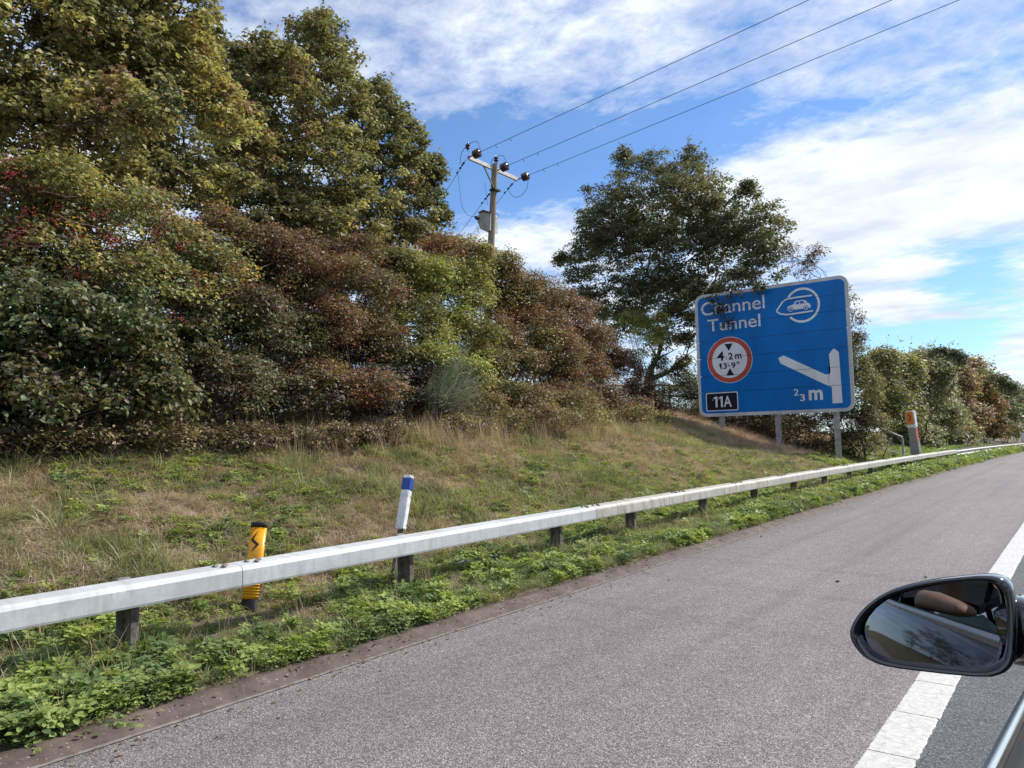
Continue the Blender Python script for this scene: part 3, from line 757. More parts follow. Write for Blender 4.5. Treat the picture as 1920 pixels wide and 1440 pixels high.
loop([(920, 312), (922, 301), (932, 294), (943, 292), (950, 305)], [17]*5)
loop([(953, 356), (962, 368), (975, 368), (988, 353), (990, 336)], [18.25]*5)
loop([(858, 320), (862, 355), (866, 385), (876, 402), (891, 407)], [16.2]*5, .006)
loop([(909, 343), (912, 365), (914, 384)], [16.8]*3, .005)
loop([(926, 402), (932, 400), (935, 404), (932, 410), (928, 409)], [16.95]*5, .007)
loop([(916, 420), (918, 428), (922, 430), (925, 424)], [16.9]*4, .007)
# transformer box hung on the pole
def P17(u, v, y_=16.85): return aty(u, v, y_)
tb = [P17(899, 399), P17(907, 395), P17(920, 399), P17(919, 432), P17(900, 429), P17(897, 418), P17(894, 410)]
bm = bmesh.new(); fr = [bm.verts.new(Vector(p)) for p in tb]; f0 = bm.faces.new(fr)
r = bmesh.ops.extrude_face_region(bm, geom=[f0]); vs = [e for e in r['geom'] if isinstance(e, bmesh.types.BMVert)]
bmesh.ops.translate(bm, vec=(-.08, .45, .0), verts=vs); bmesh.ops.recalc_face_normals(bm, faces=bm.faces)
tf = link('transformer', bm_mesh('transformer', bm), M['box_grey'], pole)
link('lid', tubes('lid', [(np.array([P17(898, 399)-[0, .02, 0], P17(907, 395)-[0, .02, 0], P17(921, 399)-[0, .02, 0]]), np.array([.02, .03, .02]))], 6), M['steel_post'], pole)
link('bushing', tubes('bushing', [(np.array([P17(898, 411, 16.8), P17(893, 408, 16.75), P17(890, 406, 16.7)]), np.array([.05, .06, .03]))], 8), M['porcelain'], pole)
link('hanger', box_mesh('hanger', P17(919, 410, 16.95), (.06, .06, .45)), M['steel_post'], pole)

# ------------------------------------------------------------------ foliage
def unit(v): return v/(np.linalg.norm(v, axis=-1, keepdims=True)+1e-9)
LEAF_TOTAL = [0]
def leaf_arrays(centers, size, tints, up=.55, outward=None, shape=4, aspect=.55, fold=.25, droop=.25, rng=RNG, jit=.16):
    n = len(centers); LEAF_TOTAL[0] += n
    nrm = rng.normal(size=(n, 3)); nrm = unit(nrm)
    nrm[:, 2] = np.abs(nrm[:, 2])*.8+up
    if outward is not None: nrm += outward*.55
    nrm = unit(nrm)
    ax = rng.normal(size=(n, 3)); ax[:, 2] -= droop
    if outward is not None: ax += outward*.6
    ax = unit(ax-nrm*np.sum(ax*nrm, 1, keepdims=True)); sd = np.cross(nrm, ax)
    s = (size*rng.uniform(.5, 1.45, n))[:, None]; wd = s*aspect*.5
    b = centers-ax*s*.5
    if shape == 4:
        tip = centers+ax*s*.5
        l = centers-ax*s*.05+sd*wd+nrm*wd*fold*2; r = centers-ax*s*.05-sd*wd+nrm*wd*fold*2
        V = np.stack([b, l, tip, r], 1).reshape(-1, 3)
        k = np.arange(n)[:, None]*4
        Fc = np.concatenate([k+[0, 2, 1], k+[0, 3, 2]], 0); nv = 4
    else:
        tip = centers+ax*s*.5-nrm*s*.12
        l1 = centers-ax*s*.24+sd*wd*.8+nrm*wd*fold*2; r1 = centers-ax*s*.24-sd*wd*.8+nrm*wd*fold*2
        l2 = centers+ax*s*.12+sd*wd+nrm*wd*fold*2; r2 = centers+ax*s*.12-sd*wd+nrm*wd*fold*2
        V = np.stack([b, l1, l2, tip, r2, r1], 1).reshape(-1, 3)
        k = np.arange(n)[:, None]*6
        Fc = np.concatenate([k+[0, 3, 2], k+[0, 2, 1], k+[0, 4, 3], k+[0, 5, 4]], 0); nv = 6
    t = tints*(1+rng.normal(0, jit, (n, 1)))*(1+rng.normal(0, .05, (n, 3)))
    t = np.clip(t, .004, .9)
    return V, Fc, np.repeat(t, nv, 0)
def sph(n, rng): return unit(rng.normal(size=(n, 3)))
_fd = unit(np.random.default_rng(5).normal(size=(14, 3)))
def dnoise(d, s, ph):
    return sum(np.sin(d@_fd[k]*s*(1+.5*k)+ph+k*1.7)/(1+.45*k) for k in range(6))/2.6
def pick(pal, n, rng):
    cols = np.array([c for c, w_ in pal]); wts = np.array([w_ for c, w_ in pal], float); wts /= wts.sum()
    return cols[rng.choice(len(cols), n, p=wts)]
def crown_points(blobs, density, rng, shell=.55, rough=.22, zmin=None):
    """blobs: (center, (rx,ry,rz)); density: clumps per square metre of outer surface"""
    out = []; outw = []
    for c, r in blobs:
        c = np.array(c); r = np.array(r, float); area = 4*pi*((r[0]*r[1])**1.6+(r[0]*r[2])**1.6+(r[1]*r[2])**1.6)**(1/1.6)/3**(1/1.6)
        n = max(8, int(area*density)); d = sph(n, rng); d[:, 2] = np.where((d[:, 2] < -.3) & (rng.random(n) < .5), -d[:, 2], d[:, 2])
        rr = (shell+(1-shell)*rng.random(n)**.6)*(1+rough*dnoise(d, 3.0, c.sum())+.5*rough*dnoise(d, 8.0, c.sum()+2))
        out.append(c+d*rr[:, None]*r); outw.append(unit(d*r[::-1].mean()/r))
    P_ = np.concatenate(out); O = np.concatenate(outw)
    if zmin is not None: k = P_[:, 2] > zmin; P_, O = P_[k], O[k]
    k = P_[:, 2] > gz(P_[:, 0], P_[:, 1])+.05
    return P_[k], O[k]
def clump_leaves(P_, O, per, crad, size, pal, rng, shape=4, patch=1.6, spray=1.0, clump_mix=.75, **k):
    n = len(P_); idx = np.repeat(np.arange(n), per)
    d = sph(len(idx), rng); d[:, 2] = np.abs(d[:, 2])*.9-.25
    ct = P_[idx]+d*(crad*rng.uniform(.3, 1.15, (len(idx), 1)))*(1+.0*O[idx])+O[idx]*crad*.25
    # one tint per clump, neighbouring clumps alike
    sel = (vnoise(P_[:, 1]*1.0+P_[:, 0]*.6, P_[:, 2]*1.1, patch, 3)*.5+.5+rng.normal(0, .13, n)).clip(0, .999)
    cols = np.array([c for c, w_ in pal]); wts = np.array([w_ for c, w_ in pal], float); cw = np.cumsum(wts/wts.sum())
    ci = cols[np.searchsorted(cw, sel).clip(0, len(cols)-1)]
    own = pick(pal, len(idx), rng); use = rng.random(len(idx)) < clump_mix
    tint = np.where(use[:, None], ci[idx], own)*np.repeat(rng.uniform(.82, 1.18, n), per)[:, None]
    return leaf_arrays(ct, size, tint, outward=unit(d+.5*O[idx]), shape=shape, rng=rng, **k)
def limb_paths(base_pt, trunk_r, blobs, rng, split=.35, nlimb=None):
    """trunk then one limb per blob centre; returns paths and anchor points for twigs"""
    paths = []; anchors = []
    base_pt = np.array(base_pt, float); cen = np.mean([b[0] for b in blobs], 0)
    fork = base_pt*(1-split)+cen*split; fork[:2] = base_pt[:2]*.7+fork[:2]*.3
    tp = curve_pts(base_pt-[0, 0, .3], fork, 8, wob=.03)
    paths.append((tp, np.linspace(trunk_r*1.15, trunk_r*.8, 8)))
    anc = [(p_, trunk_r*.85) for p_ in tp[-3:]]
    order = sorted(range(len(blobs)), key=lambda q_: np.linalg.norm(np.array(blobs[q_][0])-fork))
    for q_ in order:
        c, r = blobs[q_]; c = np.array(c); top = c+np.array([0, 0, r[2]*.35])
        cost = [np.linalg.norm(top-p_)*(1.0 if top[2]-p_[2] > .35*np.linalg.norm(top-p_) else 1.6)-1.2*rd_/trunk_r for p_, rd_ in anc]
        a_ = int(np.argmin(cost)); st, r0_ = anc[a_]; r0_ = max(r0_*.72, trunk_r*.16)
        lp = curve_pts(st, top, 10, wob=.05); lp[:, 2] -= .06*np.linalg.norm(top-st)*np.sin(np.linspace(0, pi, 10))
        rad_ = np.linspace(r0_, max(.012, r0_*.35), 10); paths.append((lp, rad_))
        anc += [(lp[i_], rad_[i_]) for i_ in (3, 5, 7, 9)]
        anchors += list(lp[2:])
        for _ in range(6):
            s_i = rng.integers(3, 10); e = c+sph(1, rng)[0]*np.array(r)*.85
            bp = curve_pts(lp[s_i], e, 7, wob=.07); paths.append((bp, np.linspace(min(rad_[s_i]*.6, .05), .007, 7))); anchors += list(bp[2:])
    return paths, np.array(anchors)
def twig_paths(anchors, P_, rng, frac=.5, r0=.012):
    sel = np.where(rng.random(len(P_)) < frac)[0]; out = []
    for a in sel:
        d2 = np.sum((anchors-P_[a])**2, 1); s = anchors[np.argmin(d2)]
        out.append((curve_pts(s, P_[a], 4, wob=.06), np.array([r0, r0*.8, r0*.55, r0*.25])))
    return out
SEEDN = [100]
def plant(name, cat, label, base_pt, blobs, pal, leaf=.06, dens=9, per=30, crad=.3, shape=4, trunk_r=.08, twigs=.4, group=None, mat='leaf',
          shell=.5, rough=.22, stems=None, extra=None, split=.3, patch=.95, mult=None, gain=1.9, grey=.16, nkid=3, shoots=.05, **k):
    SEEDN[0] += 1; rng = np.random.default_rng(SEEDN[0])
    base_pt = np.array(base_pt, float); base_pt[2] = float(gz(base_pt[0], base_pt[1]))
    e = empty(name, tuple(base_pt), label=label, cat=cat, group=group)
    pal = [(tuple(gain*((1-grey)*np.array(c_)+grey*np.mean(c_))), w_) for c_, w_ in pal]
    rin = (.75 if 'tree' in name else .3)*crad; bl2 = [(c_, tuple(max(.45*q_, q_-rin) for q_ in r_)) for c_, r_ in blobs]
    kids = []
    for c_, r_ in bl2:                     # smaller tufts breaking up each rounded mass
        for _ in range(nkid):
            d_ = sph(1, rng)[0]; d_[2] = abs(d_[2])*.9-.1; f_ = rng.uniform(.28, .5)
            kids.append((np.array(c_)+d_*np.array(r_)*rng.uniform(.8, 1.05), tuple(np.array(r_)*f_)))
    bl2 = [(c_, tuple(.93*q_ for q_ in r_)) for c_, r_ in bl2]+kids
    P_, O = crown_points(bl2, dens*(mult or 3.0), rng, shell, rough); twigs = twigs/(mult or 3.0)*1.2
    V, Fc, T = clump_leaves(P_, O, per, crad, leaf, pal, rng, shape=shape, patch=patch, **k)
    ns = int(len(P_)*shoots)               # stray shoots carrying leaves past the outline
    if ns:
        si = rng.integers(0, len(P_), ns); dirs = unit(O[si]+rng.normal(0, .45, (ns, 3))+np.array([0, 0, .5])); Ls = rng.uniform(.9, 2.6, ns)*crad
        tt = rng.uniform(.1, 1, (ns, 13)); bend = rng.normal(0, .12, (ns, 1, 3))
        cts = P_[si][:, None]+dirs[:, None]*(Ls[:, None]*(tt))[..., None]+bend*(tt**2)[..., None]*Ls[:, None, None]+rng.normal(0, leaf*.35, (ns, 13, 3))
        cts = cts.reshape(-1, 3); tn = np.repeat(pick(pal, ns, rng), 13, 0)
        v2, f2, t2 = leaf_arrays(cts, leaf*.85, tn, shape=shape, rng=rng, aspect=k.get('aspect', .55)); f2 = f2+len(V)
        V = np.concatenate([V, v2]); Fc = np.concatenate([Fc, f2]); T = np.concatenate([T, t2])
        shp = [(np.array([P_[a_], P_[a_]+d_*L_*.5, P_[a_]+d_*L_]), np.array([.006, .004, .002])) for a_, d_, L_ in zip(si[::2], dirs[::2], Ls[::2])]
    else: shp = []
    if extra: 
        for (cts, sz, tint) in extra:
            v2, f2, t2 = leaf_arrays(cts, sz, tint, shape=shape, rng=rng); f2 = f2+len(V)
            V = np.concatenate([V, v2]); Fc = np.concatenate([Fc, f2]); T = np.concatenate([T, t2])
    link('foliage' if 'tree' not in name else 'crown', np_mesh('foliage', V, Fc, T), M[mat], e, kind='stuff')
    if stems is None:
        paths, anc = limb_paths(base_pt, trunk_r, blobs, rng, split)
    else:
        paths = []; anc = []
        for _ in range(stems):
            c, r = blobs[rng.integers(len(blobs))]; s = base_pt+np.array([*rng.normal(0, .15, 2), -.1])
            if abs(c[0]-s[0])+abs(c[1]-s[1]) > 1.2: s[:2] = c[:2]+rng.normal(0, .2, 2); s[2] = gz(s[0], s[1])-.1
            en = np.array(c)+sph(1, rng)[0]*np.array(r)*.75
            p = curve_pts(s, en, 8, wob=.06); paths.append((p, np.linspace(.022, .006, 8))); anc += list(p[2:])
        anc = np.array(anc)
    link('trunk' if 'tree' in name else 'stems', tubes('trunk', paths, 7), M['bark'], e, kind=None if 'tree' in name else 'stuff')
    tw = twig_paths(anc, P_, rng, twigs)+shp
    if tw: link('twigs', tubes('twigs', tw, 4), M['twig'], e, kind='stuff')
    return e, P_, O
def B(u, v, X, ru, rv, rd=None, y=None):
    """a clump of crown seen at (u,v) of the photograph and standing at lateral x=X (or distance y): centre and radii in metres"""
    c = atx(u, v, X) if y is None else aty(u, v, y); d = depth(c); a = ru*d/F; b = rv*d/F
    return (c, (a if rd is None else rd, a if rd is None else rd, b)) if rd is None else (c, (max(rd, .1)*.5+a*.5, max(rd, .1)*.5+a*.5, b))

OL = (.108, .102, .033); DG = (.052, .060, .028); YG = (.195, .178, .045); YO = (.30, .20, .04); BR = (.13, .072, .040)
DB = (.062, .040, .032); RU = (.20, .078, .032); GG = (.092, .102, .058); PU = (.060, .042, .046); LG = (.185, .215, .045); GR = (.125, .145, .068); TN = (.20, .15, .09)
RD = (.20, .025, .03)
# --- tall trees on the bank, left
treeA = [B(60, 90, -12.6, 190, 150), B(250, 120, -12.8, 170, 150), B(140, 250, -12.3, 200, 120), B(330, 230, -13, 120, 130), B(40, -120, -12.8, 230, 170), B(260, -60, -13, 130, 120),
         B(350, 110, -13.4, 75, 85), B(-150, 150, -12.5, 170, 180), B(360, 350, -13.2, 110, 60), B(160, 360, -12.6, 170, 70)]
plant('maple_tree', 'tree', 'tall leafy olive and yellowing tree filling the upper left corner above the berry bush', (-13.2, 5.2, 0), treeA,
      [(DG, 1.4), (OL, 3.8), (YG, 3.0), (YO, .35), (BR, .5)], leaf=.088, dens=9.5, per=46, crad=.24, trunk_r=.15, twigs=.3, aspect=.75, rough=.34, gain=2.35, grey=.26, mult=1.05, shoots=.12)
treeB = [B(590, 110, -15, 85, 75), B(500, 190, -15, 120, 100), B(640, 230, -15, 125, 100), B(555, 330, -15, 150, 100), B(720, 320, -15, 90, 85), B(770, 400, -15, 75, 62), B(670, 400, -15, 110, 60),
         B(470, 400, -14.8, 110, 75), B(700, 180, -15.2, 45, 42), B(600, 55, -15, 28, 45), B(812, 345, -15, 32, 40), B(430, 250, -14.8, 90, 110), B(462, 115, -15.2, 50, 42), B(825, 425, -15, 30, 40), B(640, 455, -15, 110, 40), B(760, 455, -15, 80, 36), B(540, 440, -14.8, 110, 50), B(800, 330, -15, 40, 45), B(745, 250, -15, 45, 50)]
plant('maple_tree', 'tree', 'rounded green tree with dark spreading branches, left of the electricity pole', (-15.6, 10.7, 0), treeB,
      [(DG, 2.2), (OL, 3.6), (YG, 1.8), (YO, .2), (BR, .2)], leaf=.095, dens=7.0, per=42, crad=.25, trunk_r=.19, twigs=.3, aspect=.75, rough=.40, split=.42, gain=2.4, grey=.3, mult=1.3, shoots=.12)
# --- tree behind the sign
treeC = [B(1260, 430, 0, 150, 105, y=28.6), B(1150, 480, 0, 90, 80, y=28.6), B(1380, 470, 0, 90, 80, y=28.6), B(1250, 560, 0, 110, 50, y=28.6), B(1230, 335, -13.5, 62, 50, y=28), B(1160, 390, -13.5, 72, 62, y=28), B(1290, 380, 0, 75, 62, y=28.3), B(1350, 395, 0, 72, 62, y=28), B(1110, 470, 0, 66, 48, y=28), B(1220, 470, 0, 95, 66, y=28.5),
         B(1330, 480, 0, 100, 75, y=28), B(1425, 440, 0, 70, 66, y=28), B(1435, 510, 0, 62, 50, y=28.2), B(1090, 530, 0, 45, 34, y=27.6), B(1170, 550, 0, 60, 40, y=28), B(1380, 530, 0, 60, 26, y=27.2),
         B(1165, 300, 0, 26, 26, y=28), B(1300, 305, 0, 28, 32, y=28), B(1400, 355, 0, 20, 20, y=28), B(1060, 490, 0, 24, 22, y=27.8), B(1190, 610, 0, 50, 28, y=27.4), B(1300, 640, 0, 34, 26, y=29.5), B(1330,560,0,40,30,y=29), B(1130, 600, 0, 60, 40, y=28.4), B(1220, 550, 0, 76, 46, y=28.8), B(1090, 570, 0, 56, 36, y=28), B(1170, 600, 0, 64, 40, y=28), B(1245, 640, 0, 50, 34, y=28.6), B(1325, 610, 0, 46, 50, y=29.6), B(1290, 570, 0, 70, 46, y=29), B(1262, 600, 0, 50, 36, y=29.2), B(1280, 690, 0, 26, 26, y=29.6), B(1270, 520, 0, 60, 40, y=27.8)]
sp = []
rngS = np.random.default_rng(55)
for (u, v, yy, n_, rs) in ((1352, 580, 25.6, 130, .26), (1366, 604, 25.6, 70, .2), (1335, 560, 25.6, 60, .24), (1420, 540, 25.75, 60, .18), (1370, 552, 25.7, 60, .25), (1432, 538, 25.7, 40, .12), (1385, 545, 25.7, 40, .2)):
    cts = aty(u, v, yy)+rngS.normal(size=(n_, 3))*rs*np.array([.8, .3, .7]); cts = np.concatenate([cts, aty(u, v, yy)+rngS.normal(size=(n_, 3))*rs*np.array([.45, .3, .5])]); sp.append((cts, .095, np.where(rngS.random((len(cts), 1)) < .5, np.array(DG), np.array(OL)*1.1)))
e, Pc, Oc = plant('oak_tree', 'tree', 'dark open crowned oak with forked trunk standing behind the blue sign', (-14.6, 28.4, 0), treeC,
      [((.055, .056, .026), 3.0), ((.072, .074, .032), 3), (OL, 1.8), ((.115, .115, .05), 1)], leaf=.105, dens=3.1, per=34, crad=.29, trunk_r=.24, twigs=.5, aspect=.62, rough=.42, split=.26, gain=2.6, grey=.32, shoots=.12, extra=sp, shell=.35, mult=1.4)
# sprig reaching over the top of the sign
tipA = aty(1352, 590, 25.62); link('bough', tubes('bough', [(np.array([aty(1345, 500, 27.5), aty(1340, 535, 25.9), aty(1345, 560, 25.65), tipA, aty(1368, 610, 25.6)]), np.array([.03, .022, .015, .01, .005])),
      (np.array([aty(1380, 500, 27.5), aty(1400, 528, 25.9), aty(1432, 540, 25.7)]), np.array([.02, .012, .005]))], 5), M['twig'], e)
# thin twiggy tree on both sides of the sign's right edge
treeD = [B(1505, 505, 0, 30, 42, y=27.5), B(1530, 480, 0, 20, 30, y=27.5), B(1585, 560, 0, 22, 40, y=27.6), B(1600, 610, 0, 26, 44, y=27.6), B(1590, 680, 0, 32, 50, y=27.6), B(1560, 620, 0, 34, 60, y=27.8), B(1610, 640, 0, 18, 25, y=27.6), B(1480, 490, 0, 28, 40, y=28)]
plant('hawthorn_tree', 'tree', 'thin twiggy reddish brown tree showing around the right edge of the sign', (-7.1, 27.8, 0), treeD,
      [(DB, 2), (BR, 2), (PU, 1.2), (OL, 1.6), (TN, .5)], leaf=.07, dens=4.5, per=16, crad=.26, trunk_r=.07, twigs=.9, rough=.4, shell=.2, mult=2.0)

# --- bushes along the bank, left to right
def shrub(label, blobs, pal, base=None, name='shrub', **k):
    b0 = np.mean([b[0] for b in blobs], 0) if base is None else base
    kw = dict(stems=10, mult=4.2, group='shrubs growing along the bank', cat='shrub'); kw.update(k); cat = kw.pop('cat')
    return plant(name, cat, label, (b0[0]-.1, b0[1], 0), blobs, pal, **kw)
# guelder rose with red berries
gb = [B(60, 380, -10.8, 150, 75), B(200, 440, -10.9, 160, 75), B(330, 520, -10.9, 110, 70), B(60, 500, -10.6, 140, 90), B(230, 540, -10.7, 140, 80)]
eb, Pb, Ob = shrub('tall bush hung with bunches of red berries at the left edge of the photo', gb, [(OL, 2.4), (YG, 2.2), (GR, 1.5), (BR, .8), (YO, .25)], name='berry_bush', mult=2.2,  leaf=.062, dens=11, per=30, crad=.24, rough=.25, shape=4, aspect=.7, stems=22)
# berries
rngB = np.random.default_rng(9)
bun = [(20, 325), (28, 330), (12, 355), (195, 400), (105, 388), (100, 415), (180, 403), (35, 412), (45, 435), (38, 450), (60, 452), (135, 440), (150, 445), (195, 450), (212, 448), (230, 372), (228, 425), (290, 432), (130, 505), (140, 515),
       (160, 518), (310, 508), (365, 515), (365, 530), (385, 540), (322, 590), (372, 603), (350, 605), (300, 437), (55, 395), (10, 455), (340, 460), (25, 440), (88, 448), (205, 440), (215, 455), (20, 300), (70, 350), (250, 530)]
ico = bmesh.new(); bmesh.ops.create_icosphere(ico, subdivisions=1, radius=1); iv = np.array([v.co[:] for v in ico.verts]); ifc = np.array([[v.index for v in f.verts] for f in ico.faces]); ico.free()
stalks = []
for (u, v) in bun:
    c = atx(u, v, -9.75-.3*rngB.random()); n_ = 9+rngB.integers(0, 18)
    cs = c+rngB.normal(size=(n_, 3))*np.array([.05, .06, .035])
    rr = rngB.uniform(.007, .0115, n_)
    V = (cs[:, None]+iv[None]*rr[:, None, None]).reshape(-1, 3); Fc = (ifc[None]+np.arange(n_)[:, None, None]*len(iv)).reshape(-1, 3)
    link('berry_bunch', np_mesh('berry_bunch', V, Fc, smooth=True), M['berry'], eb, kind='stuff')
    stalks += [(np.array([c+[-.5, 0, -.25], c+[-.2, .02, .06], c]), np.array([.01, .007, .004]))]
for (u0, v0, u1, v1) in ((20, 470, 120, 440), (70, 360, 150, 368), (0, 460, 70, 430), (95, 400, 190, 430), (115, 540, 130, 500), (210, 540, 250, 505), (320, 515, 350, 545), (345, 545, 375, 515), (170, 600, 330, 600), (225, 620, 300, 560)):
    a = atx(u0, v0, -9.9); b_ = atx(u1, v1, -9.65); stalks.append((curve_pts(a, b_, 7, wob=.06), np.linspace(.009, .004, 7)))
link('twigs', tubes('bare_twigs', stalks, 4), mat_simple('reddish_twig', (.20, .11, .085), .7), eb, kind='stuff')
# big leaved dogwood, left edge
dw = [B(40, 620, -10.2, 170, 110), B(190, 640, -10.3, 130, 110), B(60, 760, -9.9, 170, 75), B(230, 750, -10.0, 120, 75), B(330, 680, -10.4, 80, 95), B(-120, 680, -10.1, 150, 150)]
ed, Pd, Od = shrub('broad grey green dogwood with large oval leaves at the left edge below the berry bush', dw, [(GG, 2.2), (GR, 2.4), (DG, 1.8), (OL, 1.5), ((.11, .08, .065), 1.3), (BR, .7)], leaf=.072, dens=13, per=24, crad=.22, shape=6, aspect=.66, mat='leaf_gloss', rough=.2, stems=20, droop=.8, gain=1.65, grey=.02, mult=2.1)
# single leaves of the dogwood standing proud
def leaf_mesh(s=1.0):
    v = [(0, 0, 0), (.26, -.33, .06), (.55, -.36, .06), (.80, -.20, .02), (1, 0, -.12), (.80, .20, .02), (.55, .36, .06), (.26, .33, .06), (.5, 0, 0)]
    f = [(0, 1, 8), (1, 2, 8), (2, 3, 8), (3, 4, 8), (4, 5, 8), (5, 6, 8), (6, 7, 8), (7, 0, 8)]
    return np.array(v)*s, np.array(f)
lv, lf = leaf_mesh(.078)
leafms = []
for t in (GG, GR, (.12, .155, .075), (.10, .09, .08), DG, (.17, .22, .10)):
    me = np_mesh('leaf', lv*np.array([1, .95, 1]), lf, np.tile(np.array(t)*1.05, (len(lv), 1)), smooth=True); me.materials.append(M['leaf_gloss']); leafms.append(me)
campos = np.array([0, 0, H])
dd = np.linalg.norm(Pd-campos, axis=1); vis = np.argsort(dd+rngB.normal(0, .35, len(dd)))[:280]
for a in vis:
    o = bpy.data.objects.new('leaf', leafms[rngB.integers(0, 6) if rngB.random() < .4 else rngB.integers(0, 3)]); C.collection.objects.link(o); o.parent = ed
    o.location = Vector(Pd[a]+Od[a]*.22)-ed.location
    o.rotation_euler = (rngB.normal(0, .5), rngB.normal(.5, .4), rngB.uniform(-2.2, 1.4))
# olive and brown bushes in the middle
shrub('brown turning bush below the left tree, its top against the dark branches', [B(430, 470, -11.6, 110, 60), B(520, 500, -11.6, 95, 65), B(380, 560, -11.2, 90, 70), B(480, 540, -12, 110, 70), B(570, 540, -12.2, 90, 60), B(640, 500, -12.4, 80, 50), B(700, 520, -12.6, 70, 50), B(470, 650, -12.4, 90, 80), B(620, 670, -12.6, 80, 70)], [(BR, 2.6), (DB, 1.8), (OL, 2), (RU, .5)], leaf=.06, dens=9, per=28, crad=.25, rough=.28, mult=4.6)
shrub('olive bush between the dogwood and the copper brown bush', [B(440, 620, -10.8, 110, 90), B(520, 640, -10.9, 90, 90), B(400, 730, -10.4, 110, 70), B(500, 745, -10.5, 90, 60)], [(OL, 2.6), (GG, 1.8), (DB, 1.6), (BR, 1.2)], leaf=.058, dens=10, per=30, crad=.23, rough=.25, mult=4.6)
shrub('copper brown bush in the middle of the bank left of the bright green bush', [B(640, 540, -11.4, 100, 60), B(600, 620, -11.2, 95, 80), B(690, 650, -11.2, 80, 70), B(600, 740, -10.6, 110, 62)], [(DB, 2.2), (BR, 2.4), (RU, .7), (OL, 1.6), (PU, .8)], leaf=.055, dens=9.5, per=30, crad=.24, rough=.26, mult=4.6)
shrub('low dark purple leaved shrub below the bright green bush and left of the broom', [B(690, 750, -10.5, 85, 55), B(780, 770, -10.5, 70, 45), B(740, 720, -10.8, 70, 45), B(840, 790, -10.7, 50, 28)], [(PU, 3), ((.085, .075, .080), 2), (DB, 1.5), (DG, 1)], leaf=.062, dens=13, per=26, crad=.2, rough=.22, shape=6, mat='leaf_gloss', aspect=.6, mult=1.8)
shrub('bright green bush in the middle of the bank under the electricity pole', [B(760, 530, -12.0, 90, 60), B(850, 560, -12.0, 90, 70), B(770, 620, -11.4, 80, 70), B(860, 640, -11.5, 70, 60), B(730, 690, -11.2, 60, 40), B(800, 690, -10.9, 70, 55), B(870, 715, -10.8, 56, 48)], [(LG, 2.4), (YG, 2.2), (OL, 2), (DG, 1.4)], leaf=.064, dens=9.5, per=30, crad=.26, rough=.3, shell=.35)
shrub('tall yellow green bush with brown top hiding the foot of the electricity pole', [B(870, 490, -13.2, 70, 42), B(930, 520, -13.2, 55, 45), B(820, 500, -13.2, 55, 50), B(950, 560, -13, 50, 60)], [(YG, 2), (OL, 2.4), (BR, 2), (RU, .8)], leaf=.07, dens=8, per=28, crad=.28, rough=.3, shell=.35)
shrub('low leafy edge growth along the foot of the dogwood and olive bushes', [B(u_, 826+rngB.uniform(-4, 16)-.03*max(0, u_-400), -9.55+rngB.uniform(-.25, .2), rngB.uniform(22, 48), rngB.uniform(12, 34)) for u_ in range(-60, 760, 26)], [(BR, 2.6), (DB, 1.6), (OL, 1.2), (TN, 1), (YG, .5)], leaf=.05, dens=12, per=16, crad=.17, rough=.35, stems=12, mult=4)
# rust bush
shrub('ragged brown and green growth spilling down the bank below the rust brown bush', [B(860, 805, -9.9, 60, 26), B(940, 795, -9.8, 60, 28), B(1020, 790, -9.7, 60, 30), B(1100, 785, -9.9, 56, 26), B(1175, 785, -10.4, 50, 24), B(1235, 790, -10.9, 40, 18), B(900, 770, -10.3, 50, 34), B(990, 765, -10.2, 50, 34), B(1080, 765, -10.4, 50, 32)], [(BR, 2), (OL, 2), (YG, 1), (DB, 1.4), (TN, 1)], leaf=.055, dens=9, per=22, crad=.2, rough=.35, stems=30, mult=4)
shrub('rust brown bush right of the broom with its top against the sky', [B(1000, 560, -13.0, 62, 46), B(1060, 600, -13.0, 66, 56), B(950, 590, -13.2, 40, 40), B(990, 630, -12.6, 60, 55), B(1090, 650, -12.6, 55, 45), B(1030, 660, -11.8, 70, 50)], [(RU, 1.4), (BR, 2.4), (DB, 1), (OL, 2.4), (YG, .6)], leaf=.066, dens=8, per=28, crad=.26, rough=.3, shell=.35)
shrub('mixed olive and brown bush spreading down to the tall dry grass', [B(960, 700, -12, 66, 50), B(1050, 710, -12.2, 60, 46), B(930, 750, -10.9, 56, 38), B(1110, 710, -12.4, 45, 40), B(1000, 755, -10.9, 56, 36), B(1070, 755, -11.1, 54, 36), B(900, 690, -11.6, 60, 50), B(940, 640, -12, 50, 50)], [(OL, 2.4), (BR, 2), (DB, 1.4), (RU, .8), (YG, .7)], leaf=.064, dens=9, per=28, crad=.24, rough=.3, shell=.35)
shrub('brown bramble mound between the rust bush and the oak trunk', [B(1130, 660, -13, 46, 48), B(1170, 700, -12.8, 50, 45), B(1130, 755, -11.2, 52, 34), B(1200, 745, -12.0, 40, 34), B(1235, 772, -11.6, 36, 22), B(1180, 775, -11.2, 46, 24), B(1090, 700, -12.4, 46, 44)], [(BR, 2.6), (DB, 2), (RU, 1), (OL, 1.4), (TN, .5)], leaf=.066, dens=8.5, per=26, crad=.24, rough=.3, shell=.35)
shrub('dark ivy leaved growth between the oak trunk and the left edge of the sign', [B(1286, 715, 0, 26, 26, y=29.6), B(1262, 745, 0, 36, 24, y=28.6), B(1310, 745, 0, 26, 26, y=29), B(1240, 700, 0, 20, 34, y=27.4), B(1295, 770, 0, 34, 16, y=27.8)], [(DG, 3), (OL, 1.6), (DB, 1.4)], leaf=.07, dens=6, per=22, crad=.25, rough=.35, mult=4)
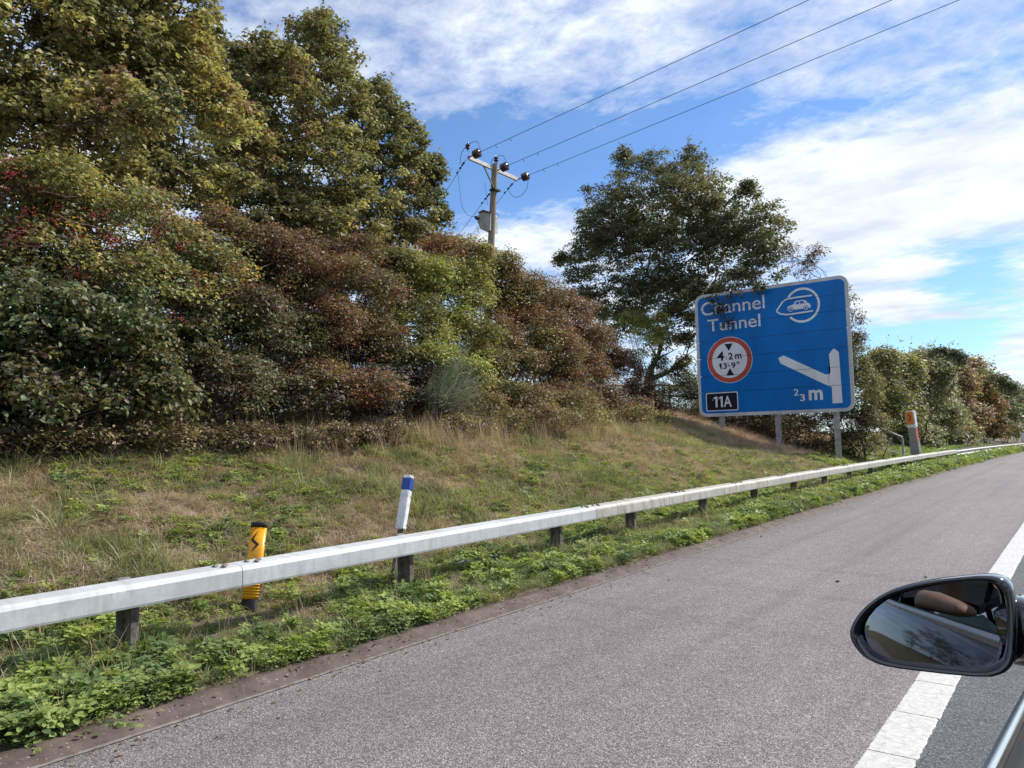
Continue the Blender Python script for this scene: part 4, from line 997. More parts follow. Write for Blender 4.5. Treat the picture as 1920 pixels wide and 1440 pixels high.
shrub('fresh green bush at the left of the oak trunk', [B(1215, 640, 0, 34, 40, y=26.5), B(1190, 610, 0, 30, 30, y=26.5), B(1240, 610, 0, 20, 24, y=26.8)], [(YG, 2), (LG, 2), (OL, 2)], leaf=.06, dens=7, per=22, crad=.25, rough=.3)
# broom: a spray of thin green stems
rngW = np.random.default_rng(21); bb = atx(805, 775, -9.9); bb[2] = gz(bb[0], bb[1])
br = empty('broom_bush', tuple(bb), label='wispy grey green broom with fine stems fanning up to the right', cat='shrub')
root = atx(812, 745, -9.95); paths = []
for _ in range(620):
    u1 = rngW.uniform(800, 925); v1 = 622+abs(u1-885)*.75+rngW.uniform(0, 100)+max(0, u1-895)*1.5+rngW.normal(0, 8)
    e_ = atx(u1, v1, -10.0+rngW.normal(0, .3)); s = root+rngW.normal(size=3)*np.array([.15, .12, .08]); L1 = rngW.uniform(.75, 1.0); e_ = s+(e_-s)*L1
    p = curve_pts(s, e_, 8, sag=rngW.uniform(-.02, .16), wob=.06); p[:, 2] -= np.linspace(0, 1, 8)**3*rngW.uniform(0, .12); paths.append((p, np.linspace(.004, .0012, 8)))
    for _k in range(2):
        i0 = rngW.integers(2, 7); q2 = p[i0]+(p[min(i0+1, 7)]-p[i0])*1.2+rngW.normal(size=3)*.06; paths.append((np.array([p[i0], (p[i0]+q2)/2+[0, 0, .01], q2]), np.array([.0025, .002, .001])))
link('stems', tubes('broom_stems', paths, 3), mat_simple('broom_green', (.14, .16, .07), .6, var=.3, scale=14), br, kind='stuff')
root0 = np.array([root[0]-.05, root[1], gz(root[0], root[1])-.1])
link('stem', tubes('broom_base', [(curve_pts(root0, root, 5), np.linspace(.03, .02, 5)), (curve_pts(root0, atx(905, 715, -9.6), 7, sag=.04), np.linspace(.012, .004, 7)), (curve_pts(root0, atx(880, 735, -9.6), 7, sag=.05), np.linspace(.012, .004, 7))], 6), M['timber'], br)

# --- behind and right of the sign
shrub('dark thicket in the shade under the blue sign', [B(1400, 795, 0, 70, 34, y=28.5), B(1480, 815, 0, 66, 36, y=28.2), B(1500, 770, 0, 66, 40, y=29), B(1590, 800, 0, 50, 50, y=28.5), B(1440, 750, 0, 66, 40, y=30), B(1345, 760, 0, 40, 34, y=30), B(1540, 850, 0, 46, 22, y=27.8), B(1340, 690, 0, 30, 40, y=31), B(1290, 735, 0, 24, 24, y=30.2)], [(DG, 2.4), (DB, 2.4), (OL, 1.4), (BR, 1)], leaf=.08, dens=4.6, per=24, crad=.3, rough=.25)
shrub('green and yellow bush right behind the right leg of the sign', [B(1620, 740, 0, 36, 70, y=28.5), B(1600, 680, 0, 24, 60, y=28.5), B(1640, 800, 0, 34, 30, y=29), B(1600, 835, 0, 50, 22, y=28)], [(OL, 2), (YG, 2), (DG, 2), (BR, 1.2)], leaf=.07, dens=7, per=24, crad=.3, rough=.3)
far = [('dark bushy growth just right of the sign, lower than the sign top', [(1680, 715, 42, 60), (1655, 690, 32, 38), (1690, 785, 44, 44), (1660, 760, 36, 50)], -8.6, [(DG, 1.2), (OL, 3.4), (GG, 1.6), (YG, 1.4)]),
       ('bush with pale shining leaves behind the emergency phone post', [(1740, 725, 46, 66), (1725, 690, 38, 32), (1760, 790, 46, 46), (1715, 825, 44, 22), (1780, 820, 34, 20)], -8.2, [(GG, 2), ((.16, .16, .10), 2.4), (OL, 2), (GR, 1)]),
       ('tan and orange turning bush right of the emergency phone post', [(1795, 730, 34, 50), (1805, 790, 38, 46), (1815, 695, 26, 22), (1790, 815, 34, 20)], -7.9, [(TN, 2.2), (BR, 2), (OL, 2), (YO, .5), (GR, 1)]),
       ('reddish brown bush farther along above the double rail', [(1845, 755, 30, 50), (1838, 720, 24, 22), (1850, 800, 32, 26)], -7.8, [(BR, 2.2), (OL, 2), (RU, .8), (DG, 1.2)]),
       ('dark green bush last but one before the right frame edge', [(1880, 750, 22, 36), (1878, 785, 26, 34)], -7.8, [(DG, 2.5), (GG, 2), (OL, 1.5)]),
       ('dark bush at the right frame edge beside the white cabinet', [(1903, 765, 18, 40), (1918, 770, 20, 40), (1890, 808, 24, 14), (1910, 805, 20, 14)], -7.8, [(DG, 2.5), (OL, 2), (BR, 1)])]
for lb, bl, xx, pal in far:
    bb_ = [B(u, v, xx, a, b) for u, v, a, b in bl]; yy = float(np.mean([b_[0][1] for b_ in bb_]))
    bb_ = [(c_, (min(r_[0], 2.2), r_[1]*1.3, r_[2])) for c_, r_ in bb_]
    shrub(lb, bb_, pal, leaf=.0032*yy, dens=5.0*(33/yy)**1.6, per=30, crad=.012*yy, rough=.26, group='bushes beyond the sign', shell=.4, aspect=.65, mult=4.0, gain=2.4)
plant('pine_tree', 'tree', 'dark tree top rising behind the far bushes right of the sign', (-7.5, 48, 0), [B(1785, 668, 0, 22, 14, y=46), B(1805, 680, 0, 16, 20, y=46), B(1760, 665, 0, 20, 14, y=46)], [(DG, 3), (GG, 1)], leaf=.13, dens=4, per=24, crad=.35, trunk_r=.05)
plant('pine_tree', 'tree', 'dark tree top at the far right above the double rail', (-8.6, 62, 0), [B(1875, 715, 0, 20, 16, y=58), B(1890, 735, 0, 22, 22, y=58)], [(DG, 3), (GG, 1)], leaf=.14, dens=3.4, per=24, crad=.4, trunk_r=.05)

# growth seen only in the mirror and from other positions
for k, (x, y) in enumerate(((-11.5, -3), (-12, -8), (-11.5, -13), (-12, -19), (-11.5, -26), (-12, -34), (-12, -44))):
    zc2 = float(gz(x, y)); rr = 2.2+.4*(k % 3)
    plant('roadside_tree', 'tree', 'leafy tree on the bank behind the camera, seen in the wing mirror', (x, y, 0), [((x, y, zc2+2.6+k % 2), (rr, rr+.6, rr*1.1)), ((x-.6, y-1.5, zc2+1.2), (1.8, 2.2, 1.4))], [(DG, 2), (OL, 2), (BR, 1)],
          leaf=.20, dens=3, per=14, crad=.4, trunk_r=.15, mult=.35, twigs=.05, group='trees on the bank behind the camera')

# ------------------------------------------------------------------ ground cover
gng = {}
def scatter(name, templates, pts, rot, scl, idx, mat, label_kind='stuff'):
    """instances of the templates on the points by a geometry-nodes modifier"""
    for ti, tm in enumerate(templates):
        k = idx == ti
        if not k.any(): continue
        me = bpy.data.meshes.new(name); me.vertices.add(int(k.sum())); me.vertices.foreach_set('co', pts[k].astype(np.float32).ravel())
        a = me.attributes.new('rot', 'FLOAT_VECTOR', 'POINT'); a.data.foreach_set('vector', rot[k].astype(np.float32).ravel())
        a = me.attributes.new('scl', 'FLOAT', 'POINT'); a.data.foreach_set('value', scl[k].astype(np.float32).ravel())
        src = bpy.data.objects.new(name+'_tuft', tm)
        ng = bpy.data.node_groups.new(name, 'GeometryNodeTree')
        ng.interface.new_socket('Geometry', in_out='INPUT', socket_type='NodeSocketGeometry'); ng.interface.new_socket('Geometry', in_out='OUTPUT', socket_type='NodeSocketGeometry')
        N = ng.nodes; Lk = ng.links; gi = N.new('NodeGroupInput'); go = N.new('NodeGroupOutput')
        io = N.new('GeometryNodeInstanceOnPoints'); oi = N.new('GeometryNodeObjectInfo'); oi.inputs[0].default_value = src; oi.transform_space = 'ORIGINAL'
        ra = N.new('GeometryNodeInputNamedAttribute'); ra.data_type = 'FLOAT_VECTOR'; ra.inputs[0].default_value = 'rot'
        sa = N.new('GeometryNodeInputNamedAttribute'); sa.data_type = 'FLOAT'; sa.inputs[0].default_value = 'scl'
        e2r = N.new('FunctionNodeEulerToRotation')
        Lk.new(gi.outputs[0], io.inputs['Points']); Lk.new(oi.outputs['Geometry'], io.inputs['Instance'])
        Lk.new(ra.outputs[0], e2r.inputs[0]); Lk.new(e2r.outputs[0], io.inputs['Rotation']); Lk.new(sa.outputs[0], io.inputs['Scale'])
        Lk.new(io.outputs[0], go.inputs[0])
        o = link(name, me, None, None); o['kind'] = 'stuff'
        md = o.modifiers.new('scatter', 'NODES'); md.node_group = ng
def mk_veg(name, trans=.35, cols=((.1, .12, .03), (.2, .2, .05)), scale=.8, jitter=.35):
    """colour from the tint of the blade, the patch it grows in and the tuft"""
    m, g = new_mat(name)
    a = g.n('ShaderNodeAttribute', attribute_name='tint').outputs['Color']
    pos = g.n('ShaderNodeNewGeometry').outputs['Position']; rnd = g.n('ShaderNodeObjectInfo').outputs['Random']
    n_ = g.m('ADD', g.noise(pos, scale, 4, .6), g.m('MULTIPLY', g.m('SUBTRACT', rnd, .5), jitter))
    pc = g.ramp(n_, [(.36, cols[0]), (.64, cols[1])])
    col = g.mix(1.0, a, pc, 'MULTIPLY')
    p = g.n('ShaderNodeBsdfPrincipled', ins={'Base Color': col, 'Roughness': .5, 'Specular IOR Level': .3})
    t = g.n('ShaderNodeBsdfTranslucent', ins={'Color': g.mix(1.0, col, (1.15, 1.15, .6), 'MULTIPLY')})
    finish(g, g.n('ShaderNodeMixShader', ins={0: trans, 1: p.outputs[0], 2: t.outputs[0]}).outputs[0]); return m
M['v_green'] = mk_veg('green_grass', .35, ((.15, .18, .085), (.40, .40, .21)), 1.6)
M['v_dry'] = mk_veg('dry_grass', .3, ((.42, .295, .235), (.72, .57, .46)), 2.2)
M['v_weed'] = mk_veg('weed_leaf', .35, ((.115, .18, .065), (.35, .42, .12)), 1.6)
M['v_stalk'] = mk_veg('dry_stalk', .3, ((.48, .36, .23), (.70, .56, .38)), 1.3)
def blades(n, h, spread, lean, wd, rng, curl=.5, hv=.4, segn=3):
    V = []; Fc = []; T = []; b = 0
    for _ in range(n):
        a = rng.uniform(0, 2*pi); r = spread*rng.random()**.7; p0 = np.array([r*cos(a), r*sin(a), -.01])
        hh = h*(1-hv*rng.random()); la = a+rng.normal(0, .9); ln = lean*rng.uniform(.2, 1.3); side = np.array([-sin(la), cos(la), 0])*wd*rng.uniform(.6, 1.2)
        for s in range(segn+1):
            t = s/segn; out = hh*ln*(t**1.7); up = hh*(t-curl*ln*t*t*.6)
            c = p0+np.array([cos(la)*out, sin(la)*out, up]); w_ = (1-t**1.5)
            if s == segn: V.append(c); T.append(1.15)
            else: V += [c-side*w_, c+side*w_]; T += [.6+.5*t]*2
        nn = segn*2
        for s in range(segn-1): Fc += [(b+2*s, b+2*s+1, b+2*s+3), (b+2*s, b+2*s+3, b+2*s+2)]
        Fc += [(b+nn-2, b+nn-1, b+nn)]
        b += nn+1
    return np.array(V), np.array(Fc), np.array(T)
def tm(V, Fc, T, mat, rng):
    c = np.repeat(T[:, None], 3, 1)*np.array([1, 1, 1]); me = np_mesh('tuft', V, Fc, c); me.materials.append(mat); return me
rngT = np.random.default_rng(31)
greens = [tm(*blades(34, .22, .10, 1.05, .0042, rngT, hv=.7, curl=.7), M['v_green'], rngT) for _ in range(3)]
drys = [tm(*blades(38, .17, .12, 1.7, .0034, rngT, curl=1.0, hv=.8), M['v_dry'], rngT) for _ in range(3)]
def weed(n, h, ls, rng):
    cs = []; hh = []
    V = []; Fc = []; T = []; b = 0
    for s in range(n):
        a = rng.uniform(0, 6.28); hgt = h*rng.uniform(.3, 1); rad = .07*rng.random(); tip = np.array([rad*cos(a), rad*sin(a), hgt])
        m_ = rng.integers(3, 6)
        for q_ in range(m_):
            a2 = a+q_*2*pi/m_+rng.normal(0, .3); sz = ls*rng.uniform(.6, 1.2); d = np.array([cos(a2), sin(a2), rng.uniform(-.1, .5)]); d /= np.linalg.norm(d); sd = np.array([-sin(a2), cos(a2), rng.normal(0, .15)])
            base_ = tip+d*.008-np.array([0, 0, rng.random()*.05]); c = [base_, base_+d*sz*.35+sd*sz*.32+[0, 0, .006], base_+d*sz*.72+sd*sz*.27, base_+d*sz-[0, 0, .1*sz], base_+d*sz*.72-sd*sz*.27, base_+d*sz*.35-sd*sz*.32+[0, 0, .006]]
            V += c; T += [.8, 1, 1.05, 1.1, 1.05, 1]; Fc += [(b, b+2, b+1), (b, b+3, b+2), (b, b+4, b+3), (b, b+5, b+4)]; b += 6
    return np.array(V), np.array(Fc), np.array(T)
weeds = [tm(*weed(13, .07, .026, rngT), M['v_weed'], rngT) for _ in range(4)]+[tm(*weed(9, .12, .045, rngT), M['v_weed'], rngT)]
seedh = [tm(*blades(7, .38, .05, .5, .002, rngT, hv=.5), M['v_stalk'], rngT) for _ in range(2)]
stalks_t = [tm(*blades(12, .75, .10, .35, .003, rngT, hv=.4), M['v_stalk'], rngT) for _ in range(2)]
def area_pts(n, x0, x1, y0, y1, rng, bias=1.0):
    x = rng.uniform(x0, x1, n); y = y0+(y1-y0)*rng.random(n)**bias; return x, y
def emit(name, tms, mask, n, x0, x1, y0, y1, s0, s1, seed, bias=1.0, tilt=.25, farscale=.03):
    rng = np.random.default_rng(seed); x, y = area_pts(n, x0, x1, y0, y1, rng, bias)
    p = mask(x, y); k = rng.random(n) < p; x, y = x[k], y[k]; n = len(x)
    pts = np.stack([x, y, gz(x, y)], 1); rot = np.stack([rng.normal(0, tilt, n), rng.normal(0, tilt, n), rng.uniform(0, 6.28, n)], 1)
    scl = rng.uniform(s0, s1, n)*(1+farscale*np.maximum(0, y-6))*(np.where(x > -5.75, .62, 1.0) if 'grass' in name else 1.0)
    scl *= np.where((np.abs(x+5.1) < .35) & (np.abs(y-3.2) < .45), .5, 1.0)
    scatter(name, tms, pts, rot, scl, rng.integers(0, len(tms), n), None)
    return n
kedge = lambda x: (x < XK-.11-.10*RK.random(np.shape(x)))
def m_s(x): return -4.1-x
def dryness(x, y):
    s = m_s(x); d = fbm(x, y, 1.1, 11)*1.9+.42+.12*np.exp(-((y-5)/4)**2)+np.exp(-((s-2.9)/1.5)**2)*.5-np.clip(2.1-s, 0, 2.1)*.5-.55*np.clip((y-8)/6, 0, 1)*np.exp(-((s-1.6)/1.3)**2)
    return np.clip(.5+d*1.5, .04, .95)
def weediness(x, y):
    s = m_s(x); return np.clip(np.exp(-(s/1.3)**2)*np.clip(.42+fbm(x, y, .9, 61)*3.0, .04, 1)+np.clip(fbm(x, y, 1.1, 21)*2.6+.05, 0, 1)*.7+.35*np.clip((y-7)/6, 0, 1)*np.exp(-((s-2.2)/1.7)**2), 0, 1)
cnt = 0; RK = np.random.default_rng(77)
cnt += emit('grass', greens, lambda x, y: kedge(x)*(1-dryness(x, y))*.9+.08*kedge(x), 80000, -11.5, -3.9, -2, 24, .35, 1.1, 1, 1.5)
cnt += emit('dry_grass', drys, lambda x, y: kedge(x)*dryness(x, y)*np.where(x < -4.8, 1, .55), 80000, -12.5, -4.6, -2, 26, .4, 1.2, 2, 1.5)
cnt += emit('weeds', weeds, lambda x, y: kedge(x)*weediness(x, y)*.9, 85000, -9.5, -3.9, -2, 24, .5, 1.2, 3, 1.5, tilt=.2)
cnt += emit('grass', greens, lambda x, y: kedge(x)*.75, 16000, -8.5, -3.9, 24, 75, .5, .9, 4, 1.3, farscale=.010)
cnt += emit('weeds', weeds, lambda x, y: kedge(x)*.8, 16000, -7.5, -3.9, 24, 75, 1.3, 2.0, 5, 1.3, farscale=.012)
cnt += emit('weeds', weeds[4:], lambda x, y: kedge(x)*np.clip(1.1-(y-1.2)/2.0, .04, 1)*np.clip(.8+fbm(x, y, .8, 31)*3, 0, 1)*.8, 2400, -5.2, -3.9, -1, 7, .7, 1.25, 15, 1.0, tilt=.3, farscale=0)
cnt += emit('grass', greens, lambda x, y: kedge(x)*(fbm(x, y, .7, 41) > .18)*.6, 9000, -10.5, -4.3, 0, 22, 1.2, 1.9, 16, 1.4, farscale=.0)
cnt += emit('dry_grass', drys, lambda x, y: .8*(x < -6.5), 5000, -14, -6.4, 24, 36, 1.0, 1.6, 6)
# tall dry stalks below the middle bushes
def stalkmask(x, y): return np.clip(np.exp(-(((x+9.75)/.45)**2+((y-14.6)/2.2)**2))+.6*np.exp(-(((x+9.6)/.4)**2+((y-10.4)/.9)**2))+.10*np.exp(-((x+9.4)/.5)**2)*(y < 12), 0, 1)
cnt += emit('tall_dry_grass', stalks_t, stalkmask, 2600, -10.6, -8.8, 6, 20, .5, 1.1, 7, farscale=.01)
cnt += emit('tall_dry_grass', stalks_t, lambda x, y: .25*(fbm(x, y, 1.0, 51) > .1), 1500, -9.8, -4.3, 0, 12, .25, .6, 8, farscale=.0)
cnt += emit('dry_stalks', seedh, lambda x, y: kedge(x)*.5, 1500, -6.2, -3.95, -1, 20, .4, 1.1, 18, 1.3, tilt=.35)
print('tufts', cnt, 'leaves', LEAF_TOTAL[0])

rngL = np.random.default_rng(88); nl = 900
lx = XK-.12+np.abs(rngL.normal(0, .22, nl)); ly = -1+30*rngL.random(nl)**1.4
lc = np.stack([lx, ly, zr(ly)+np.where(lx < XK, .05, .006)], 1)
Vl, Fl, Tl = leaf_arrays(lc, .028, pick([((.20, .13, .07), 2), ((.30, .22, .12), 1), ((.09, .06, .04), 2), ((.14, .15, .05), .6)], nl, rngL), up=2.5, rng=rngL, fold=.05, aspect=.6)
link('fallen_leaves', np_mesh('fallen_leaves', Vl, Fl, Tl), M['leaf'], kind='stuff')

# ------------------------------------------------------------------ timber fence behind the oak, handrail by the phone post
def rail_fence(label, pts, ht, rails, mat, name='rail_fence'):
    e = empty(name, (pts[0][0], pts[0][1], float(gz(pts[0][0], pts[0][1]))), label=label, cat='fence')
    for (x, y) in pts:
        z = float(gz(x, y)); link('fence_post', box_mesh('fence_post', (x, y, z+ht/2-.1), (.09, .09, ht+.2), bevel=.008), mat, e)
    for (a, b) in zip(pts[:-1], pts[1:]):
        for r in rails:
            beam_between('rail', (a[0], a[1]-.05, float(gz(*a))+r), (b[0], b[1]-.05, float(gz(*b))+r), .04, .09, mat, e)
    return e
f0 = aty(1255, 735, 31); f1 = aty(1330, 745, 30.5)
rail_fence('dark timber rail fence on top of the bank behind the oak trunk', [(float(f0[0])-2, 31.6), (float(f0[0]), 31), (float(f1[0]), 30.5)], 1.25, (.7, 1.15), M['bark'])
h0 = aty(1652, 803, 33.4); h1 = aty(1692, 820, 33.0)
hr = empty('handrail', (float(h1[0]), 33.0, float(gz(h1[0], 33))), label='sloping grey metal handrail on a post left of the emergency phone post', cat='handrail')
beam_between('rail', h0, h1, .06, .06, M['galv_grey'], hr)
for hp in (h0, h1):
    z = float(gz(hp[0], hp[1])); link('post', box_mesh('post', (hp[0], hp[1], (z-.1+hp[2])/2-.03), (.07, .07, hp[2]-z+.1)), M['galv_grey'], hr)

# ------------------------------------------------------------------ litter
def scrap(label, loc, s, mat, seed):
    rng = np.random.default_rng(seed); bm = bmesh.new(); bmesh.ops.create_icosphere(bm, subdivisions=2, radius=1)
    for v in bm.verts: v.co = Vector((v.co.x*s[0], v.co.y*s[1], v.co.z*s[2]))*(1+.45*rng.normal())
    o = link('litter', bm_mesh('litter', bm), mat, loc=loc, label=label, cat='litter', group='scraps lying by the road')
p = (-5.15, 5.85); scrap('crumpled white scrap of paper in the grass under the barrier, nearer of two', (p[0], p[1], float(gz(*p))+.07), (.05, .09, .02), M['litter'], 1)
p = (-5.2, 6.4); scrap('pale crushed plastic scrap in the grass under the barrier, farther of two', (p[0], p[1], float(gz(*p))+.07), (.04, .09, .02), M['litter'], 2)
for k, (u, v, lb) in enumerate(((1427, 1005, 'small black lump of debris on the hard shoulder near the brown channel'), (1570, 1090, 'tiny black speck of debris in the middle of the hard shoulder'), (1735, 1082, 'flat black scrap of debris on the shoulder just above the wing mirror'))):
    d = ray(u, v); t = -H/d[2]; q_ = np.array([0, 0, H])+d*t
    scrap(lb, (q_[0], q_[1], float(zr(q_[1]))+.008), (.015, .012, .006), M['litter_dark'], 5+k)
# ------------------------------------------------------------------ the car we are in: near door, wing mirror
car = empty('car', (.7, -.3, 0), label='black car at the right frame edge showing its wing mirror and chrome window trim', cat='car')
mc = atd(1745, 1177, 1.03)                                  # centre of the mirror face
nh = Vector((.16, -1.0, .17)).normalized()                  # way the housing opening faces
def on_plane(u, v, c, n):
    d = ray(u, v); o = np.array([0, 0, H]); n = np.array(n); return o+d*(np.dot(np.array(c)-o, n)/np.dot(d, n))
z3 = lambda L: [(1560+a/3.692, 1050+b/3.692) for a, b in L]
outl = z3([(1255, 215), (1215, 150), (1130, 112), (1020, 108), (900, 118), (760, 132), (620, 155), (500, 182), (400, 213), (310, 258), (235, 315), (175, 378), (135, 440), (112, 505), (125, 560), (165, 625), (225, 685), (320, 728), (450, 755), (620, 776), (800, 797), (1000, 815), (1120, 814), (1195, 785), (1245, 740), (1268, 660), (1275, 540), (1275, 420), (1270, 310)])
gl = z3([(1185, 330), (1165, 215), (1115, 160), (1010, 145), (880, 155), (740, 172), (600, 198), (480, 232), (380, 278), (310, 335), (262, 395), (236, 450), (232, 510), (248, 565), (285, 620), (345, 668), (430, 702), (540, 722), (680, 738), (820, 755), (980, 768), (1085, 766), (1140, 725), (1168, 660), (1182, 560), (1190, 440)])
from mathutils import noise as mno
po = [Vector(on_plane(u, v, mc, nh)) for u, v in outl]
cen = sum(po, Vector())/len(po)
def resample(P_, n):
    P_ = [np.array(p) for p in P_]+[np.array(P_[0])]; d = np.cumsum([0]+[np.linalg.norm(b-a) for a, b in zip(P_[:-1], P_[1:])])
    t = np.linspace(0, d[-1], n, endpoint=False); A = np.array(P_); return [Vector([np.interp(x, d, A[:, k]) for k in range(3)]) for x in t]
po = resample(po, 72)
back = Vector((0.02, 1.0, -.06)).normalized()
rings = []
# inside lip -> rim -> rear shell
rings.append([p.lerp(cen, .155)+back*.028 for p in po])
rings.append([p.lerp(cen, .105)+back*.004 for p in po])
rings.append([p.lerp(cen, .06)-back*.001 for p in po])
rings.append([p.lerp(cen, .015)-back*.0 for p in po])
rings.append([p+back*.006 for p in po])
rings.append([p.lerp(cen, -.012)+back*.018 for p in po])
for s_, b_ in ((.0, .04), (.05, .065), (.15, .09), (.32, .112), (.55, .128), (.8, .134)):
    rings.append([p.lerp(cen, s_)+back*b_ for p in po])
n = len(po); vv = [v for r in rings for v in r]
ff = [(a*n+b, a*n+(b+1) % n, (a+1)*n+(b+1) % n, (a+1)*n+b) for a in range(len(rings)-1) for b in range(n)]
ff.append(tuple((len(rings)-1)*n+b for b in range(n)))
mir = empty('wing_mirror', (0, 0, 0)); mir.parent = car; mir.location = -Vector(car.location)
hm = py_mesh('mirror_housing', vv, ff, smooth=True)
bm = bmesh.new(); bm.from_mesh(hm); bmesh.ops.recalc_face_normals(bm, faces=bm.faces); bm.to_mesh(hm); bm.free()
link('mirror_housing', hm, M['gloss_black'], mir, loc=(0, 0, 0))
# glass: slightly convex, turned its own way
gn = Vector((.44, -1.94, .24)).normalized()
pg = resample([Vector(on_plane(u, v, Vector(mc)+back*.016, nh)) for u, v in gl], 64)
gc = sum(pg, Vector())/len(pg)
# lay it on a plane with normal gn through gc
pg = [p+nh*0 for p in pg]
def to_plane(p): 
    p = Vector(p); return p+back*((gc-p).dot(gn)/back.dot(gn))
rr_ = [gc]; fs = []; rings_g = 8; Rc = 1.2
for k in range(1, rings_g+1):
    for p in pg:
        q_ = to_plane(gc.lerp(p, k/rings_g)); r2 = (q_-gc).length; q_ = q_-gn*(r2*r2/(2*Rc)); rr_.append(q_)
m_ = len(pg)
for b in range(m_): fs.append((0, 1+b, 1+(b+1) % m_))
for k in range(rings_g-1):
    for b in range(m_): fs.append((1+k*m_+b, 1+(k+1)*m_+b, 1+(k+1)*m_+(b+1) % m_, 1+k*m_+(b+1) % m_))
gm = py_mesh('mirror_glass', rr_, fs, smooth=True)
mm, g = new_mat('mirror_silver')
finish(g, g.n('ShaderNodeBsdfPrincipled', ins={'Base Color': (.23, .25, .28, 1), 'Metallic': 1.0, 'Roughness': .015}).outputs[0])
link('mirror_glass', gm, mm, mir, loc=(0, 0, 0))
# backing plate keeps the gap round the glass dark
bp = [to_plane(p.lerp(gc, -.07))+back*.012 for p in pg]
link('mirror_backing', py_mesh('mirror_backing', bp, [tuple(range(len(bp)))]), M['black_plastic'], mir, loc=(0, 0, 0))
# arm to the door
def loft(name, secs, mat, parent, k=14, smooth=True):
    """secs: (centre, half_y, half_z) rounded sections across x"""
    v = []; 
    for c, a, b in secs:
        for t in np.linspace(0, 2*pi, k, endpoint=False):
            cx_ = abs(cos(t))**.6*np.sign(cos(t)); sz_ = abs(sin(t))**.6*np.sign(sin(t)); v.append((c[0], c[1]+a*cx_, c[2]+b*sz_))
    f = [(i*k+j, i*k+(j+1) % k, (i+1)*k+(j+1) % k, (i+1)*k+j) for i in range(len(secs)-1) for j in range(k)]
    f += [tuple(range(k))[::-1], tuple((len(secs)-1)*k+j for j in range(k))]
    return link(name, py_mesh(name, v, f, smooth), mat, parent, loc=(0, 0, 0))
rc_ = Vector(on_plane(1880, 1195, mc, nh))
loft('mirror_arm', [((rc_.x-.03, rc_.y+.06, rc_.z), .035, .045), ((rc_.x+.02, rc_.y+.055, rc_.z), .038, .046), ((rc_.x+.06, rc_.y+.04, rc_.z-.01), .042, .045), ((.02, rc_.y+.02, rc_.z-.02), .055, .045)], M['gloss_black'], mir)
# door: outer skin, chrome belt trim, weather strip, inner card
def belt(y): return 1.176-.133*(y-.59)                      # height of the window ledge along the car
def side(name, x0, x1, prof, mat, parent, ysr):
    """extrude a cross-section (x,z offsets from belt) along the car"""
    v = []; n = len(prof)
    for y in ysr:
        zb = belt(y) if y > -.2 else belt(-.2)
        for x, dz in prof: v.append((x, y, max(zb+dz, .22) if dz > -5 else .22))
    f = [(a*n+b, a*n+b+1, (a+1)*n+b+1, (a+1)*n+b) for a in range(len(ysr)-1) for b in range(n-1)]
    return link(name, py_mesh(name, v, f, smooth=True), mat, parent, loc=tuple(-Vector(car.location)))
ysd = np.linspace(-.85, 1.25, 22)
dr_ = side('door', 0, 0, [(-.050, .0), (-.062, -.012), (-.072, -.03), (-.085, -.10), (-.115, -.22), (-.12, -.40), (-.105, -.60), (-.09, -.75), (-.06, -.9)], M['gloss_black'], car, ysd)
side('window_trim', 0, 0, [(-.058, .001), (-.059, .008), (-.062, .010), (-.067, .008), (-.069, .002), (-.0695, -.012), (-.062, -.016)], M['chrome'], car, np.linspace(-.85, 1.12, 24))
side('weather_strip', 0, 0, [(-.059, .0), (-.056, .008), (-.042, .010), (-.026, .004), (-.024, -.05)], M['rubber'], car, np.linspace(-.85, 1.12, 24))
side('door_card', 0, 0, [(-.024, -.03), (.02, -.012), (.05, -.03), (.055, -.2), (.055, -.6), (.03, -.8)], M['upholstery'], car, np.linspace(-.85, 1.12, 20))
# rest of the body: rear flank, bonnet, roof, pillars, wheels
def hull(name, secs, mat, parent=car):
    v = []; n = len(secs[0][1])
    for y, pr in secs: v += [(x, y, z) for x, z in pr]
    f = [(a*n+b, a*n+b+1, (a+1)*n+b+1, (a+1)*n+b) for a in range(len(secs)-1) for b in range(n-1)]
    f += [tuple(range(n))[::-1], tuple((len(secs)-1)*n+b for b in range(n))]
    o = link(name, py_mesh(name, v, f, smooth=False), mat, parent, loc=tuple(-Vector(car.location)))
    bm = bmesh.new(); bm.from_mesh(o.data); bmesh.ops.recalc_face_normals(bm, faces=bm.faces); bm.to_mesh(o.data); bm.free(); return o
def sec(zt, zb=.25, x0=-.10, x1=1.62, rnd=.12): return [(x0+.03, zb), (x0, zb+.2), (x0, zt-rnd*1.6), (x0+.05, zt-rnd*.5), (x0+.18, zt-.02), ((x0+x1)/2, zt+.02), (x1-.18, zt-.02), (x1-.05, zt-rnd*.5), (x1, zt-rnd*1.6), (x1, zb+.2), (x1-.03, zb)]
hull('bonnet', [(1.30, sec(1.02, x0=.02)), (1.7, sec(.98, x0=.02)), (2.1, sec(.90, x0=.05, x1=1.59)), (2.35, sec(.76, x0=.14, x1=1.5)), (2.42, sec(.6, x0=.2, x1=1.44))], M['gloss_black'])
hull('rear_body', [(-2.2, sec(.8, x0=.05, x1=1.5)), (-2.05, sec(1.0, x0=.0, x1=1.56)), (-1.5, sec(1.16, x0=-.08)), (-.86, sec(1.24, x0=-.10, x1=1.62))], M['gloss_black'])
